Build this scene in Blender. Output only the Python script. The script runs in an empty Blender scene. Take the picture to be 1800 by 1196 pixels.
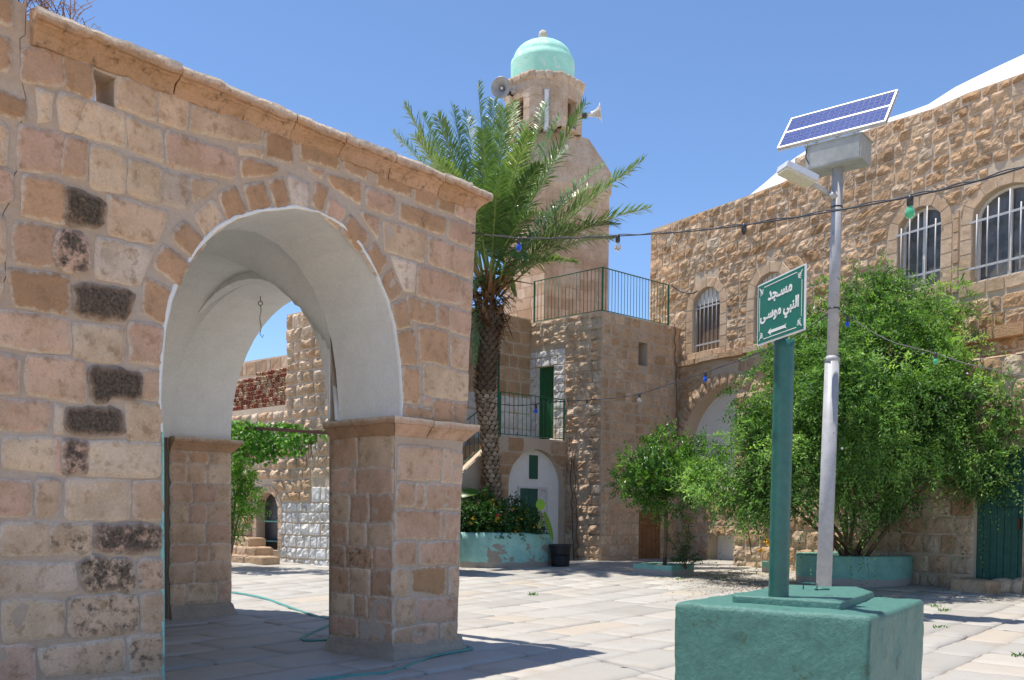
import bpy, math, random
import numpy as np
from mathutils import Vector, Matrix
rad = math.radians
sc = bpy.context.scene
COL = sc.collection
random.seed(7); RNG = np.random.default_rng(11)

# ------------------------------------------------------------------ camera
F, CX, HY, CH = 1620.0, 900.0, 900.0, 1.6
PITCH, ROLL = rad(1.8), rad(0.5)
PY0 = HY + F*math.tan(PITCH)
_f = Vector((0, math.cos(PITCH), -math.sin(PITCH)))
_u0 = Vector((0, math.sin(PITCH), math.cos(PITCH)))
_r0 = Vector((1, 0, 0))
_r = _r0*math.cos(ROLL) + _u0*math.sin(ROLL)
_u = _u0*math.cos(ROLL) - _r0*math.sin(ROLL)
CAM = Vector((0, 0, CH))
cam = bpy.data.cameras.new('camera'); camo = bpy.data.objects.new('camera', cam); COL.objects.link(camo)
M = Matrix((( _r.x, _u.x, -_f.x, 0), (_r.y, _u.y, -_f.y, 0), (_r.z, _u.z, -_f.z, CH), (0, 0, 0, 1)))
camo.matrix_world = M
cam.sensor_fit = 'HORIZONTAL'; cam.sensor_width = 36; cam.lens = F/1800*36
cam.shift_y = (PY0-598)/1800; cam.shift_x = 0
cam.clip_start = 0.05; cam.clip_end = 3000
sc.camera = camo

# ------------------------------------------------------------------ light
SUN = Vector((-1.38, 0.30, 5.35)).normalized()
elev = math.asin(SUN.z); azim = math.atan2(SUN.x, SUN.y)
w = bpy.data.worlds.new('World'); sc.world = w; w.use_nodes = True
wn = w.node_tree.nodes; wl = w.node_tree.links
bg = wn['Background']; sky = wn.new('ShaderNodeTexSky'); sky.sky_type = 'NISHITA'; sky.sun_disc = False
sky.sun_elevation = elev; sky.sun_rotation = azim; sky.altitude = 1500; sky.air_density = 1.0; sky.dust_density = 0.3; sky.ozone_density = 6.0
wl.new(sky.outputs[0], bg.inputs[0]); bg.inputs[1].default_value = 0.105
sl = bpy.data.lights.new('sun', 'SUN'); sl.energy = 3.4; sl.angle = rad(0.55); sl.color = (1, .93, .82)
so = bpy.data.objects.new('sun', sl); COL.objects.link(so); so.rotation_euler = SUN.to_track_quat('Z', 'Y').to_euler()
so.location = (-10, 5, 40)
sc.view_settings.view_transform = 'Standard'; sc.view_settings.look = 'None'; sc.view_settings.gamma = 1
sc.view_settings.use_curve_mapping = False
sc.view_settings.exposure = 0.95
sc.render.engine = 'CYCLES'
sc.cycles.max_bounces = 8; sc.cycles.diffuse_bounces = 5; sc.cycles.transparent_max_bounces = 8

# ------------------------------------------------------------------ pixel <-> world helpers (plan measured once from the photo)
def ray(px, py): return _f*F + _r*(px-CX) + _u*(PY0-py)
def Wd(px, py, d):
    r = ray(px, py); return CAM + r*(d/r.y)
def G(px, py, z=0.0):
    r = ray(px, py); return CAM + r*((z-CH)/r.z)
def gz(y):
    t = min(1, max(0, (y-14)/12.0)); return 0.2*t*t*(3-2*t)
def gzn(y):
    t = np.clip((y-14)/12.0, 0, 1); return 0.2*t*t*(3-2*t)
def GG(px, py):
    p = G(px, py)
    for _ in range(6): p = G(px, py, gz(p.y))
    return p

class Frame:
    def __init__(s, O, U, V, N):
        s.O, s.U, s.V, s.N = Vector(O), Vector(U).normalized(), Vector(V).normalized(), Vector(N).normalized()
    def pt(s, a, b, o=0.0): return s.O + s.U*a + s.V*b + s.N*o
    def pix(s, px, py, o=0.0):
        r = ray(px, py); t = (s.O + s.N*o - CAM).dot(s.N)/r.dot(s.N); p = CAM + r*t - s.O
        return (p.dot(s.U), p.dot(s.V))
    def arr(s, a, b, o):
        O, U, V, N = (np.array(x) for x in (s.O, s.U, s.V, s.N))
        return O + np.outer(a, U) + np.outer(b, V) + np.outer(o, N)
    def off(s, o): return Frame(s.O + s.N*o, s.U, s.V, s.N)
def wallframe(x0, y0, x1, y1):
    """vertical plane from (x0,y0) to (x1,y1); outward normal faces the camera"""
    U = Vector((x1-x0, y1-y0, 0)).normalized(); N = Vector((U.y, -U.x, 0))
    if N.dot(CAM - Vector((x0, y0, 0))) < 0: N = -N
    return Frame((x0, y0, 0), U, (0, 0, 1), N)

# ------------------------------------------------------------------ noise
def _hash(ix, iy, iz, seed):
    h = (ix.astype(np.int64)*374761393 + iy.astype(np.int64)*668265263 + iz.astype(np.int64)*2147483647 + seed*974634777) & 0xffffffff
    h = ((h ^ (h >> 13))*1274126177) & 0xffffffff
    h = ((h ^ (h >> 16))*2246822519) & 0xffffffff
    return ((h ^ (h >> 15)) & 0xffffff)/float(0xffffff)
def vnoise(p, seed=0):
    i = np.floor(p).astype(np.int64); f = p-i; f = f*f*(3-2*f); r = 0
    for dx in (0, 1):
        for dy in (0, 1):
            for dz in (0, 1):
                wgt = (f[:, 0] if dx else 1-f[:, 0])*(f[:, 1] if dy else 1-f[:, 1])*(f[:, 2] if dz else 1-f[:, 2])
                r = r + wgt*_hash(i[:, 0]+dx, i[:, 1]+dy, i[:, 2]+dz, seed)
    return r*2-1
def fbm(p, oct=4, seed=0):
    r = 0; a = .5; q = p.copy()
    for o in range(oct): r = r + a*vnoise(q, seed+o); q = q*2.03+5.1; a *= .52
    return r

# ------------------------------------------------------------------ mesh accumulator
class Acc:
    def __init__(s): s.v = []; s.f = []; s.m = []; s.t = []; s.sm = []; s.n = 0
    def add(s, verts, faces, mat=0, tone=None, smooth=False):
        verts = np.asarray(verts, dtype=float).reshape(-1, 3); b = s.n
        s.v.append(verts); s.n += len(verts)
        if isinstance(faces, np.ndarray): fl = (faces+b).tolist()
        else: fl = [[i+b for i in f] for f in faces]
        s.f.extend(fl)
        s.m.extend([mat]*len(fl) if not isinstance(mat, (list, np.ndarray)) else list(mat)); s.sm.extend([smooth]*len(fl))
        if tone is None: tone = (.5, .5, 0, 0)
        t = np.asarray(tone, dtype=float)
        if t.ndim == 1: t = np.tile(t, (len(verts), 1))
        s.t.append(t)
        return b
    def box(s, c, size, ax=None, mat=0, tone=None, bevel=0):
        """c centre, size full extents along axes ax (3 Vectors)"""
        c = Vector(c); ax = ax or (Vector((1, 0, 0)), Vector((0, 1, 0)), Vector((0, 0, 1)))
        X, Y, Z = (Vector(a).normalized()*sz/2 for a, sz in zip(ax, size))
        if X.cross(Y).dot(Z) < 0: X, Y = Y, X
        vs = [c+X*i+Y*j+Z*k for k in (-1, 1) for j in (-1, 1) for i in (-1, 1)]
        s.add([tuple(v) for v in vs], [[0, 2, 3, 1], [4, 5, 7, 6], [0, 1, 5, 4], [2, 6, 7, 3], [0, 4, 6, 2], [1, 3, 7, 5]], mat, tone)
    def bar(s, a, b, wdt, hgt=None, up=(0, 0, 1), mat=0, tone=None):
        a, b = Vector(a), Vector(b); d = (b-a); L = d.length; d.normalize(); up = Vector(up)
        sd = d.cross(up)
        if sd.length < 1e-4: sd = d.cross(Vector((1, 0, 0)))
        sd.normalize(); u2 = sd.cross(d)
        s.box((a+b)/2, (L, wdt, hgt or wdt), (d, sd, u2), mat, tone)
    def tube(s, pts, r, seg=8, mat=0, tone=None, cap=True, smooth=True):
        pts = [Vector(p) for p in pts]; n = len(pts)
        rs = r if isinstance(r, (list, tuple, np.ndarray)) else [r]*n
        prev = None; vs = []
        for i, p in enumerate(pts):
            t = (pts[min(i+1, n-1)] - pts[max(i-1, 0)]).normalized()
            if prev is None:
                a = t.cross(Vector((0, 0, 1)))
                if a.length < 1e-3: a = t.cross(Vector((1, 0, 0)))
                a.normalize()
            else:
                a = (prev - t*prev.dot(t)).normalized()
            prev = a; bb = t.cross(a)
            for k in range(seg):
                an = 2*math.pi*k/seg; vs.append(tuple(p + (a*math.cos(an) + bb*math.sin(an))*rs[i]))
        fs = [[i*seg+k, i*seg+(k+1) % seg, (i+1)*seg+(k+1) % seg, (i+1)*seg+k] for i in range(n-1) for k in range(seg)]
        if cap: fs += [list(range(seg))[::-1], [(n-1)*seg+k for k in range(seg)]]
        s.add(vs, fs, mat, tone, smooth)
    def lathe(s, c, prof, seg=24, mat=0, tone=None, axis=(0, 0, 1), smooth=True, cap=True):
        """prof list of (r, h) along axis from c"""
        c = Vector(c); ax = Vector(axis).normalized(); a = ax.cross(Vector((0, 0, 1)))
        if a.length < 1e-3: a = Vector((1, 0, 0))
        a.normalize(); b = ax.cross(a); vs = []
        for r, h in prof:
            for k in range(seg):
                an = 2*math.pi*k/seg; vs.append(tuple(c + ax*h + (a*math.cos(an)+b*math.sin(an))*r))
        n = len(prof)
        fs = [[i*seg+k, i*seg+(k+1) % seg, (i+1)*seg+(k+1) % seg, (i+1)*seg+k] for i in range(n-1) for k in range(seg)]
        if cap: fs += [list(range(seg))[::-1], [(n-1)*seg+k for k in range(seg)]]
        s.add(vs, fs, mat, tone, smooth)
    def prism(s, fr, poly, o0, o1, mat=0, tone=None, sidemat=None):
        """polygon in frame coords extruded from o0 to o1"""
        n = len(poly); vs = [tuple(fr.pt(a, b, o0)) for a, b in poly] + [tuple(fr.pt(a, b, o1)) for a, b in poly]
        fs = [list(range(n))[::-1], [n+i for i in range(n)]] + [[i, (i+1) % n, n+(i+1) % n, n+i] for i in range(n)]
        s.add(vs, fs, mat, tone)
    def slab(s, fr, outline, holes, o0, o1, mat=0, sidefn=None):
        """outline with holes, extruded; sidefn(a,b)->mat for the hole reveals"""
        cu = bpy.data.curves.new('tmp', 'CURVE'); cu.dimensions = '2D'; cu.fill_mode = 'BOTH'; cu.extrude = abs(o1-o0)/2
        for poly in [outline]+list(holes):
            sp = cu.splines.new('POLY'); sp.points.add(len(poly)-1)
            for i, (a, b) in enumerate(poly): sp.points[i].co = (a, b, 0, 1)
            sp.use_cyclic_u = True
        ob = bpy.data.objects.new('tmp', cu); COL.objects.link(ob)
        me = bpy.data.meshes.new_from_object(ob); om = (o0+o1)/2
        vs = [(v.co.x, v.co.y, v.co.z) for v in me.vertices]
        fs = [list(p.vertices) for p in me.polygons]; nz = [abs(p.normal.z) for p in me.polygons]
        mt = []
        for f, z in zip(fs, nz):
            if z > .5 or sidefn is None: mt.append(mat)
            else:
                a = sum(vs[i][0] for i in f)/len(f); b = sum(vs[i][1] for i in f)/len(f); mt.append(sidefn(a, b))
        s.add([tuple(fr.pt(a, b, om+c)) for a, b, c in vs], fs, mt)
        bpy.data.objects.remove(ob); bpy.data.curves.remove(cu); bpy.data.meshes.remove(me)
    def build(s, name, mats, parent=None, label=None, cat=None, group=None, kind=None, loc=None):
        V = np.concatenate(s.v) if s.v else np.zeros((0, 3)); T = np.concatenate(s.t) if s.t else np.zeros((0, 4))
        if T.shape[1] == 3: T = np.hstack([T, np.zeros((len(T), 1))])
        off = Vector((0, 0, 0)); par = parent
        while par is not None: off = off + par.location; par = par.parent
        if loc is not None: loc = Vector(loc); base = off+loc
        else: base = off
        if loc is not None and parent is None: base = loc
        V = V - np.array(base)
        me = bpy.data.meshes.new(name); me.from_pydata(V.tolist(), [], s.f)
        me.polygons.foreach_set('material_index', s.m); me.polygons.foreach_set('use_smooth', s.sm)
        at = me.color_attributes.new('tone', 'FLOAT_COLOR', 'POINT'); at.data.foreach_set('color', T.astype(np.float32).ravel())
        for m in (mats if isinstance(mats, (list, tuple)) else [mats]): me.materials.append(m)
        me.update(); me.validate()
        o = bpy.data.objects.new(name, me); COL.objects.link(o)
        if loc is not None: o.location = loc
        if parent is not None: o.parent = parent
        meta(o, label, cat, group, kind); return o
def meta(o, label=None, cat=None, group=None, kind=None):
    if label: o['label'] = label
    if cat: o['category'] = cat
    if group: o['group'] = group
    if kind: o['kind'] = kind
def thing(name, loc, label, cat, group=None):
    e = bpy.data.objects.new(name, None); COL.objects.link(e); e.location = loc; e.empty_display_size = .2
    meta(e, label, cat, group); return e

# ------------------------------------------------------------------ stone work
def add_stones(acc, fr, stones, mat=0, ground=False):
    """stones: dict q (BL,BR,TR,TL in frame coords), dep, bulge, rough, gap, tone(r,g,b), res, jit, cr"""
    A = []; B = []; O = []; R = []; J = []; T = []; FC = []; n0 = 0; FAL = []; FRN = random.Random(len(stones)); flat = (not ground) and any(s_.get('facet') or s_.get('res', .1) >= .095 for s_ in stones)
    for S in stones:
        q = np.array(S['q'], float); L = (np.linalg.norm(q[1]-q[0])+np.linalg.norm(q[2]-q[3]))/2; H = (np.linalg.norm(q[3]-q[0])+np.linalg.norm(q[2]-q[1]))/2
        if L < .03 or H < .03: continue
        g = S.get('gap', .01); res = S.get('res', .1); bw = min(S.get('bw', .02), L*.2, H*.2)
        nx = max(2, int(round(L/res))); nz = max(2, int(round(H/res)))
        s = np.concatenate([[0], np.linspace(bw/L, 1-bw/L, nx+1), [1]]); t = np.concatenate([[0], np.linspace(bw/H, 1-bw/H, nz+1), [1]])
        SS, TT = np.meshgrid(s, t); 
        gs = min(.2, g/L); gt = min(.2, g/H)
        s2 = gs+SS*(1-2*gs); t2 = gt+TT*(1-2*gt)
        cn = (np.abs(2*SS-1)**5)*(np.abs(2*TT-1)**5)*S.get('cr', .07)
        s2 = s2 + (.5-s2)*cn*min(1.5, .35/L+.2); t2 = t2 + (.5-t2)*cn
        P = (q[0][None, None]*((1-s2)*(1-t2))[..., None] + q[1]*(s2*(1-t2))[..., None] + q[2]*(s2*t2)[..., None] + q[3]*((1-s2)*t2)[..., None])
        kd = np.minimum(np.minimum(SS, 1-SS)*L, np.minimum(TT, 1-TT)*H)
        isr = (SS == 0) | (SS == 1) | (TT == 0) | (TT == 1)
        fw = S.get('fw', .08); fall = np.clip(kd/fw, 0, 1); fall = fall*fall*(3-2*fall)
        tilt = S.get('tilt', (0, 0))
        o = S['dep'] + S.get('bulge', 0)*fall + (SS-.5)*tilt[0] + (TT-.5)*tilt[1]
        o = np.where(isr, -.012, o)
        if S.get('facet'):
            fa = np.full(SS.shape, 9.0); fs_ = S['facet']
            for _ in range(5):
                an = FRN.uniform(0, 2*math.pi); sl_ = FRN.uniform(.25, 1.1); fa = np.minimum(fa, FRN.uniform(.55, 1.05)*fs_ + ((SS-.5)*L*math.cos(an)+(TT-.5)*H*math.sin(an))*sl_*.45)
            fa = np.clip(fa, .12*fs_, fs_*1.1); FAL.append(np.where(isr, 0, fa*np.clip(kd/.045, 0, 1)).ravel())
        else: FAL.append(np.zeros(isr.size))
        A.append(P[..., 0].ravel()); B.append(P[..., 1].ravel()); O.append(o.ravel())
        R.append((np.where(isr, 0, S.get('rough', 0)*(.35+.65*fall))).ravel()); J.append(np.full(isr.size, S.get('jit', .006)))
        r_, g_, b_ = S['tone']; ed = np.clip(1-kd/S.get('ew', .035), 0, 1)
        T.append(np.stack([np.full(isr.size, r_), np.full(isr.size, g_), np.full(isr.size, b_), ed.ravel()], 1))
        w_ = len(s); h_ = len(t); ii, jj = np.meshgrid(np.arange(w_-1), np.arange(h_-1)); k = (jj*w_+ii).ravel()+n0
        FC.append(np.stack([k, k+1, k+1+w_, k+w_], 1)); n0 += w_*h_
    A = np.concatenate(A); B = np.concatenate(B); O = np.concatenate(O); R = np.concatenate(R); J = np.concatenate(J); FA = np.concatenate(FAL)
    P3 = fr.arr(A, B, 0*A)
    ja = fbm(P3*9+3, 3, 5); jb = fbm(P3*9+33, 3, 9)
    A = A + ja*J*2; B = B + jb*J*2
    if not ground and R.max() > .06:
        B = B + .02*vnoise(P3*np.array([.9, .9, 1.6])+3, 61)
    O = O + R*(fbm(P3*8.0, 5, 21)*1.5 + .35*vnoise(P3*2.3+9, 4)) + FA
    V = fr.arr(A, B, O)
    if ground: V[:, 2] += gzn(V[:, 1])
    acc.add(V, np.concatenate(FC), mat, np.concatenate(T), not flat)

def interval(poly, z):
    xs = []
    n = len(poly)
    for i in range(n):
        (a0, b0), (a1, b1) = poly[i], poly[(i+1) % n]
        if (b0 > z) != (b1 > z): xs.append(a0+(a1-a0)*(z-b0)/(b1-b0))
    return (min(xs), max(xs)) if xs else None
def courses(u0, u1, z0, z1, hr, wr, holes=(), seed=0, left=None, right=None, **kw):
    rnd = random.Random(seed); out = []; z = z0
    tonef = kw.pop('tonef', None)
    while z < z1-.05:
        h = rnd.uniform(*hr); zt = z+h
        if z1-zt < hr[0]*.6: zt = z1
        e = .004
        L0 = left(z) if left else u0; L1 = left(zt) if left else u0; R0 = right(z) if right else u1; R1 = right(zt) if right else u1
        segs = [(L0, L1, R0, R1)]
        for hp in holes:
            i0, im, i1 = interval(hp, z+e), interval(hp, (z+zt)/2), interval(hp, zt-e)
            if not (i0 or im or i1): continue
            cand = i0 or im or i1
            i0 = i0 or im or i1; i1 = i1 or im or i0
            if (i0[1]-i0[0]) > 4*(i1[1]-i1[0]): i1 = ((i0[0]+i1[0])/2, (i0[1]+i1[1])/2)
            ns = []
            for (a0, a1, b0, b1) in segs:
                if i0[1] <= a0 or i0[0] >= b0: ns.append((a0, a1, b0, b1)); continue
                if i0[0] > a0+.03: ns.append((a0, a1, i0[0], i1[0]))
                if i0[1] < b0-.03: ns.append((i0[1], i1[1], b0, b1))
            segs = ns
        for (a0, a1, b0, b1) in segs:
            L = ((b0-a0)+(b1-a1))/2
            if L < .05: continue
            n = max(1, int(round(L/rnd.uniform(*wr)))); cuts = [0]+[(i+rnd.uniform(-.28, .28))/n for i in range(1, n)]+[1]
            for i in range(n):
                c0, c1 = cuts[i], cuts[i+1]; dz = rnd.uniform(-.008, .008)
                q = ((a0+(b0-a0)*c0, z), (a0+(b0-a0)*c1, z+dz), (a1+(b1-a1)*c1, zt+dz), (a1+(b1-a1)*c0, zt))
                S = dict(q=q, dep=kw.get('dep', .02)+rnd.uniform(-.4, .4)*kw.get('dep', .02), bulge=kw.get('bulge', 0)*rnd.uniform(.3, 1.5), rough=kw.get('rough', .01)*rnd.uniform(.6, 1.4),
                         gap=kw.get('gap', .012)*rnd.uniform(.7, 1.3), res=kw.get('res', .1), jit=kw.get('jit', .008), fw=kw.get('fw', .09), bw=kw.get('bw', .02), cr=kw.get('cr', .07), ew=kw.get('ew', .035), facet=kw.get('facet', 0)*rnd.uniform(.4, 1.5),
                         tone=(rnd.random(), rnd.uniform(.3, .7), 0))
                if tonef: S['tone'] = tonef((q[0][0]+q[2][0])/2, (q[0][1]+q[2][1])/2, rnd)
                out.append(S)
        z = zt
    return out
def arch_path(uc, hw, z0, zs, zt, n=18, point=1.0):
    p = [(uc-hw, z0)]
    for i in range(n+1):
        a = math.pi*(1-i/n); x = math.cos(a); y = math.sin(a)**point
        p.append((uc+hw*x, zs+(zt-zs)*y))
    p.append((uc+hw, z0)); return p
def resample(path, step):
    P = [np.array(p, float) for p in path]; d = [0]
    for i in range(1, len(P)): d.append(d[-1]+np.linalg.norm(P[i]-P[i-1]))
    n = max(2, int(round(d[-1]/step))); xs = np.linspace(0, d[-1], n+1)
    return [(float(np.interp(x, d, [p[0] for p in P])), float(np.interp(x, d, [p[1] for p in P]))) for x in xs]
def offset_path(path, th):
    """offset to the left of travel (outward when the path runs left jamb -> crown -> right jamb)"""
    out = []; n = len(path)
    for i in range(n):
        a = np.array(path[max(0, i-1)]); b = np.array(path[min(n-1, i+1)]); t = b-a; t = t/(np.linalg.norm(t)+1e-9)
        out.append((path[i][0]-t[1]*th, path[i][1]+t[0]*th))
    return out
def voussoirs(path, th, step, seed=0, **kw):
    rnd = random.Random(seed); p = resample(path, step); q = offset_path(p, th); out = []
    for i in range(len(p)-1):
        e = rnd.uniform(-.03, .03) if kw.get('vary') else 0
        S = dict(q=(p[i], p[i+1], q[i+1], q[i]), dep=kw.get('dep', .025), bulge=kw.get('bulge', 0), rough=kw.get('rough', .005), gap=kw.get('gap', .006), res=kw.get('res', .12), jit=kw.get('jit', .004), bw=.012, cr=.03,
                 tone=kw['tonef'](0, 0, rnd) if 'tonef' in kw else (rnd.uniform(.5, 1), rnd.uniform(.45, .65), 0))
        out.append(S)
    return out, q
# ------------------------------------------------------------------ materials
def newmat(name):
    m = bpy.data.materials.new(name); m.use_nodes = True; nt = m.node_tree
    b = nt.nodes['Principled BSDF']; return m, nt, b
class N:
    def __init__(s, nt): s.nt = nt; s.n = nt.nodes; s.l = nt.links
    def node(s, t, **kw):
        x = s.n.new(t)
        for k, v in kw.items(): setattr(x, k, v)
        return x
    def set(s, sock, v):
        if hasattr(v, 'links') or isinstance(v, bpy.types.NodeSocket): s.l.new(v, sock)
        else:
            try: sock.default_value = v
            except Exception: sock.default_value = (*v, 1)
    def coord(s, scale=None):
        c = s.node('ShaderNodeTexCoord').outputs['Object']
        if scale is not None:
            m = s.node('ShaderNodeMapping'); s.l.new(c, m.inputs[0]); m.inputs['Scale'].default_value = scale; c = m.outputs[0]
        return c
    def noise(s, sc_, det=4, rough=.55, vec=None, dist=0):
        x = s.node('ShaderNodeTexNoise'); s.l.new(vec or s.coord(), x.inputs['Vector']); x.inputs['Scale'].default_value = sc_; x.inputs['Detail'].default_value = det; x.inputs['Roughness'].default_value = rough; x.inputs['Distortion'].default_value = dist
        return x.outputs['Fac']
    def vor(s, sc_, feat='F1', vec=None):
        x = s.node('ShaderNodeTexVoronoi', feature=feat); s.l.new(vec or s.coord(), x.inputs['Vector']); x.inputs['Scale'].default_value = sc_
        return x.outputs['Distance']
    def math(s, op, a, b=0.0, c=None, clamp=False):
        x = s.node('ShaderNodeMath', operation=op); x.use_clamp = clamp; s.set(x.inputs[0], a); s.set(x.inputs[1], b)
        if c is not None: s.set(x.inputs[2], c)
        return x.outputs[0]
    def rng(s, v, a, b, c=0.0, d=1.0, smooth=True):
        x = s.node('ShaderNodeMapRange'); x.interpolation_type = 'SMOOTHSTEP' if smooth else 'LINEAR'
        s.set(x.inputs[0], v); x.inputs[1].default_value = a; x.inputs[2].default_value = b; x.inputs[3].default_value = c; x.inputs[4].default_value = d
        return x.outputs[0]
    def mix(s, f, a, b, mode='MIX'):
        x = s.node('ShaderNodeMix', data_type='RGBA', blend_type=mode); s.set(x.inputs[0], f); s.set(x.inputs[6], a if not isinstance(a, tuple) else (*a, 1)); s.set(x.inputs[7], b if not isinstance(b, tuple) else (*b, 1))
        return x.outputs[2]
    def ramp(s, v, cols, interp='LINEAR'):
        x = s.node('ShaderNodeValToRGB'); r = x.color_ramp; r.interpolation = interp
        while len(r.elements) < len(cols): r.elements.new(.5)
        for e, (p, c) in zip(r.elements, cols): e.position = p; e.color = (*c, 1)
        s.set(x.inputs[0], v); return x.outputs[0]
    def tone(s):
        a = s.node('ShaderNodeAttribute'); a.attribute_name = 'tone'; sp = s.node('ShaderNodeSeparateColor'); s.l.new(a.outputs['Color'], sp.inputs[0])
        return sp.outputs[0], sp.outputs[1], sp.outputs[2], a.outputs['Alpha']
    def bump(s, h, strength=.4, dist=.01, prev=None):
        x = s.node('ShaderNodeBump'); x.inputs['Strength'].default_value = strength; x.inputs['Distance'].default_value = dist; s.set(x.inputs['Height'], h)
        if prev is not None: s.l.new(prev, x.inputs['Normal'])
        return x.outputs[0]
    def scalecol(s, col, v):
        x = s.node('ShaderNodeVectorMath', operation='SCALE'); s.set(x.inputs[0], col); s.set(x.inputs['Scale'], v); return x.outputs[0]

RAMP_PORCH = [(0, (0.432, 0.247, 0.134)), (.2, (0.542, 0.330, 0.201)), (.4, (0.627, 0.405, 0.297)), (.6, (0.672, 0.473, 0.325)), (.8, (0.714, 0.530, 0.363)), (1, (0.714, 0.589, 0.492))]
RAMP_FAR = [(0, (0.427, 0.264, 0.148)), (.25, (0.509, 0.340, 0.210)), (.5, (0.570, 0.406, 0.272)), (.75, (0.612, 0.461, 0.327)), (1, (0.612, 0.517, 0.409))]
def stone_mat(name, ramp, lime=.5, bumpd=.012, pit=.6, fine=38, satm=1.0, stain=.62):
    m, nt, b = newmat(name); k = N(nt); r, g, d, e = k.tone()
    col = k.ramp(r, ramp)
    n1 = k.noise(2.2, 5, .6); n2 = k.noise(9, 6, .65); n3 = k.noise(fine, 5, .7)
    col = k.mix(k.rng(n1, .35, .7), col, k.mix(.55, col, (.36, .23, .13)), 'MIX')
    col = k.mix(k.math('MULTIPLY', k.rng(n2, .50, .70), stain), col, (.30, .18, .095))      # iron stains
    # lime skin, strongest at stone edges
    lm = k.math('ADD', k.math('MULTIPLY', e, .5), k.math('MULTIPLY', k.noise(17, 7, .7), .9))
    lm = k.math('MULTIPLY', k.rng(lm, .62, .98), lime)
    col = k.mix(lm, col, (.66, .57, .47))
    col = k.mix(k.rng(k.noise(52, 4, .75), .60, .70, 0, .5), col, (.16, .10, .06))
    # weathered black crust
    dm = k.rng(k.math('ADD', k.math('MULTIPLY', d, 1.1), k.math('MULTIPLY', k.math('SUBTRACT', k.noise(13, 6, .7), .5), 1.6)), .42, .78)
    dm = k.math('MULTIPLY', dm, k.math('SUBTRACT', 1.0, k.math('MULTIPLY', e, .6)))
    col = k.mix(k.math('MULTIPLY', dm, .93), col, k.mix(k.rng(n3, .3, .7), (.022, .02, .018), (.13, .105, .08)))
    val = k.math('MULTIPLY', k.rng(g, 0, 1, .62, 1.38, False), k.rng(n3, .2, .8, .84, 1.14, False))
    val = k.math('MULTIPLY', val, k.rng(k.noise(90, 3, .7), .2, .8, .88, 1.1, False))
    col = k.scalecol(col, val)
    nt.links.new(col, b.inputs['Base Color']); b.inputs['Roughness'].default_value = .93; b.inputs['Specular IOR Level'].default_value = .2
    pits = k.rng(k.vor(fine*1.1, vec=None), .0, .35)
    h = k.math('ADD', k.math('MULTIPLY', n3, .8), k.math('ADD', k.math('MULTIPLY', n2, .9), k.math('MULTIPLY', pits, pit*.35)))
    nt.links.new(k.bump(h, .75, bumpd), b.inputs['Normal']); return m
def mortar_mat(name, c1, c2, bumpd=.006):
    m, nt, b = newmat(name); k = N(nt)
    col = k.mix(k.rng(k.noise(1.4, 4), .35, .65), c1, c2); col = k.scalecol(col, k.rng(k.noise(24, 6, .7), .2, .8, .85, 1.15, False))
    nt.links.new(col, b.inputs['Base Color']); b.inputs['Roughness'].default_value = .95; b.inputs['Specular IOR Level'].default_value = .15
    nt.links.new(k.bump(k.math('ADD', k.noise(5, 4), k.math('MULTIPLY', k.noise(45, 5, .7), .5)), .6, bumpd), b.inputs['Normal']); return m
def paint_mat(name, c, c2=None, rough=.6, bs=.3, bd=.004, nscale=6, spec=.4, peel=None, peelamt=.0, peelscale=2.5, metallic=0, foot=None):
    m, nt, b = newmat(name); k = N(nt); c2 = c2 or tuple(x*.8 for x in c)
    col = k.mix(k.rng(k.noise(nscale, 6, .65), .35, .68), c, c2)
    col = k.scalecol(col, k.rng(k.noise(nscale*9, 4, .7), .2, .8, .9, 1.1, False))
    if peel: col = k.mix(k.rng(k.noise(peelscale, 7, .62, dist=.4), 1-peelamt-.02, 1-peelamt+.02), col, peel)
    if foot:
        sx = k.node('ShaderNodeSeparateXYZ'); nt.links.new(k.coord(), sx.inputs[0])
        fm = k.rng(k.math('ADD', sx.outputs[2], k.math('MULTIPLY', k.math('SUBTRACT', k.noise(4.5, 5, .6), .5), foot[0]*1.1)), foot[0]-.012, foot[0]+.012, 1, 0); col = k.mix(fm, col, foot[1])
    nt.links.new(col, b.inputs['Base Color']); b.inputs['Roughness'].default_value = rough; b.inputs['Specular IOR Level'].default_value = spec; b.inputs['Metallic'].default_value = metallic
    nt.links.new(k.bump(k.math('ADD', k.noise(nscale*1.5, 5, .6), k.math('MULTIPLY', k.noise(nscale*10, 4, .7), .35)), bs, bd), b.inputs['Normal']); return m
def leaf_mat(name, ramp, trans=.35, rough=.45, spec=.4):
    m, nt, b = newmat(name); k = N(nt); r, g, d, e = k.tone()
    col = k.scalecol(k.ramp(r, ramp), k.rng(g, 0, 1, .6, 1.4, False))
    nt.links.new(col, b.inputs['Base Color']); b.inputs['Roughness'].default_value = rough; b.inputs['Specular IOR Level'].default_value = spec
    tr = k.node('ShaderNodeBsdfTranslucent'); nt.links.new(k.mix(1.0, col, (1.25, 1.3, .55), 'MULTIPLY'), tr.inputs[0])
    mx = k.node('ShaderNodeMixShader'); mx.inputs[0].default_value = trans; nt.links.new(b.outputs[0], mx.inputs[1]); nt.links.new(tr.outputs[0], mx.inputs[2])
    nt.links.new(mx.outputs[0], nt.nodes['Material Output'].inputs[0]); return m

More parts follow.
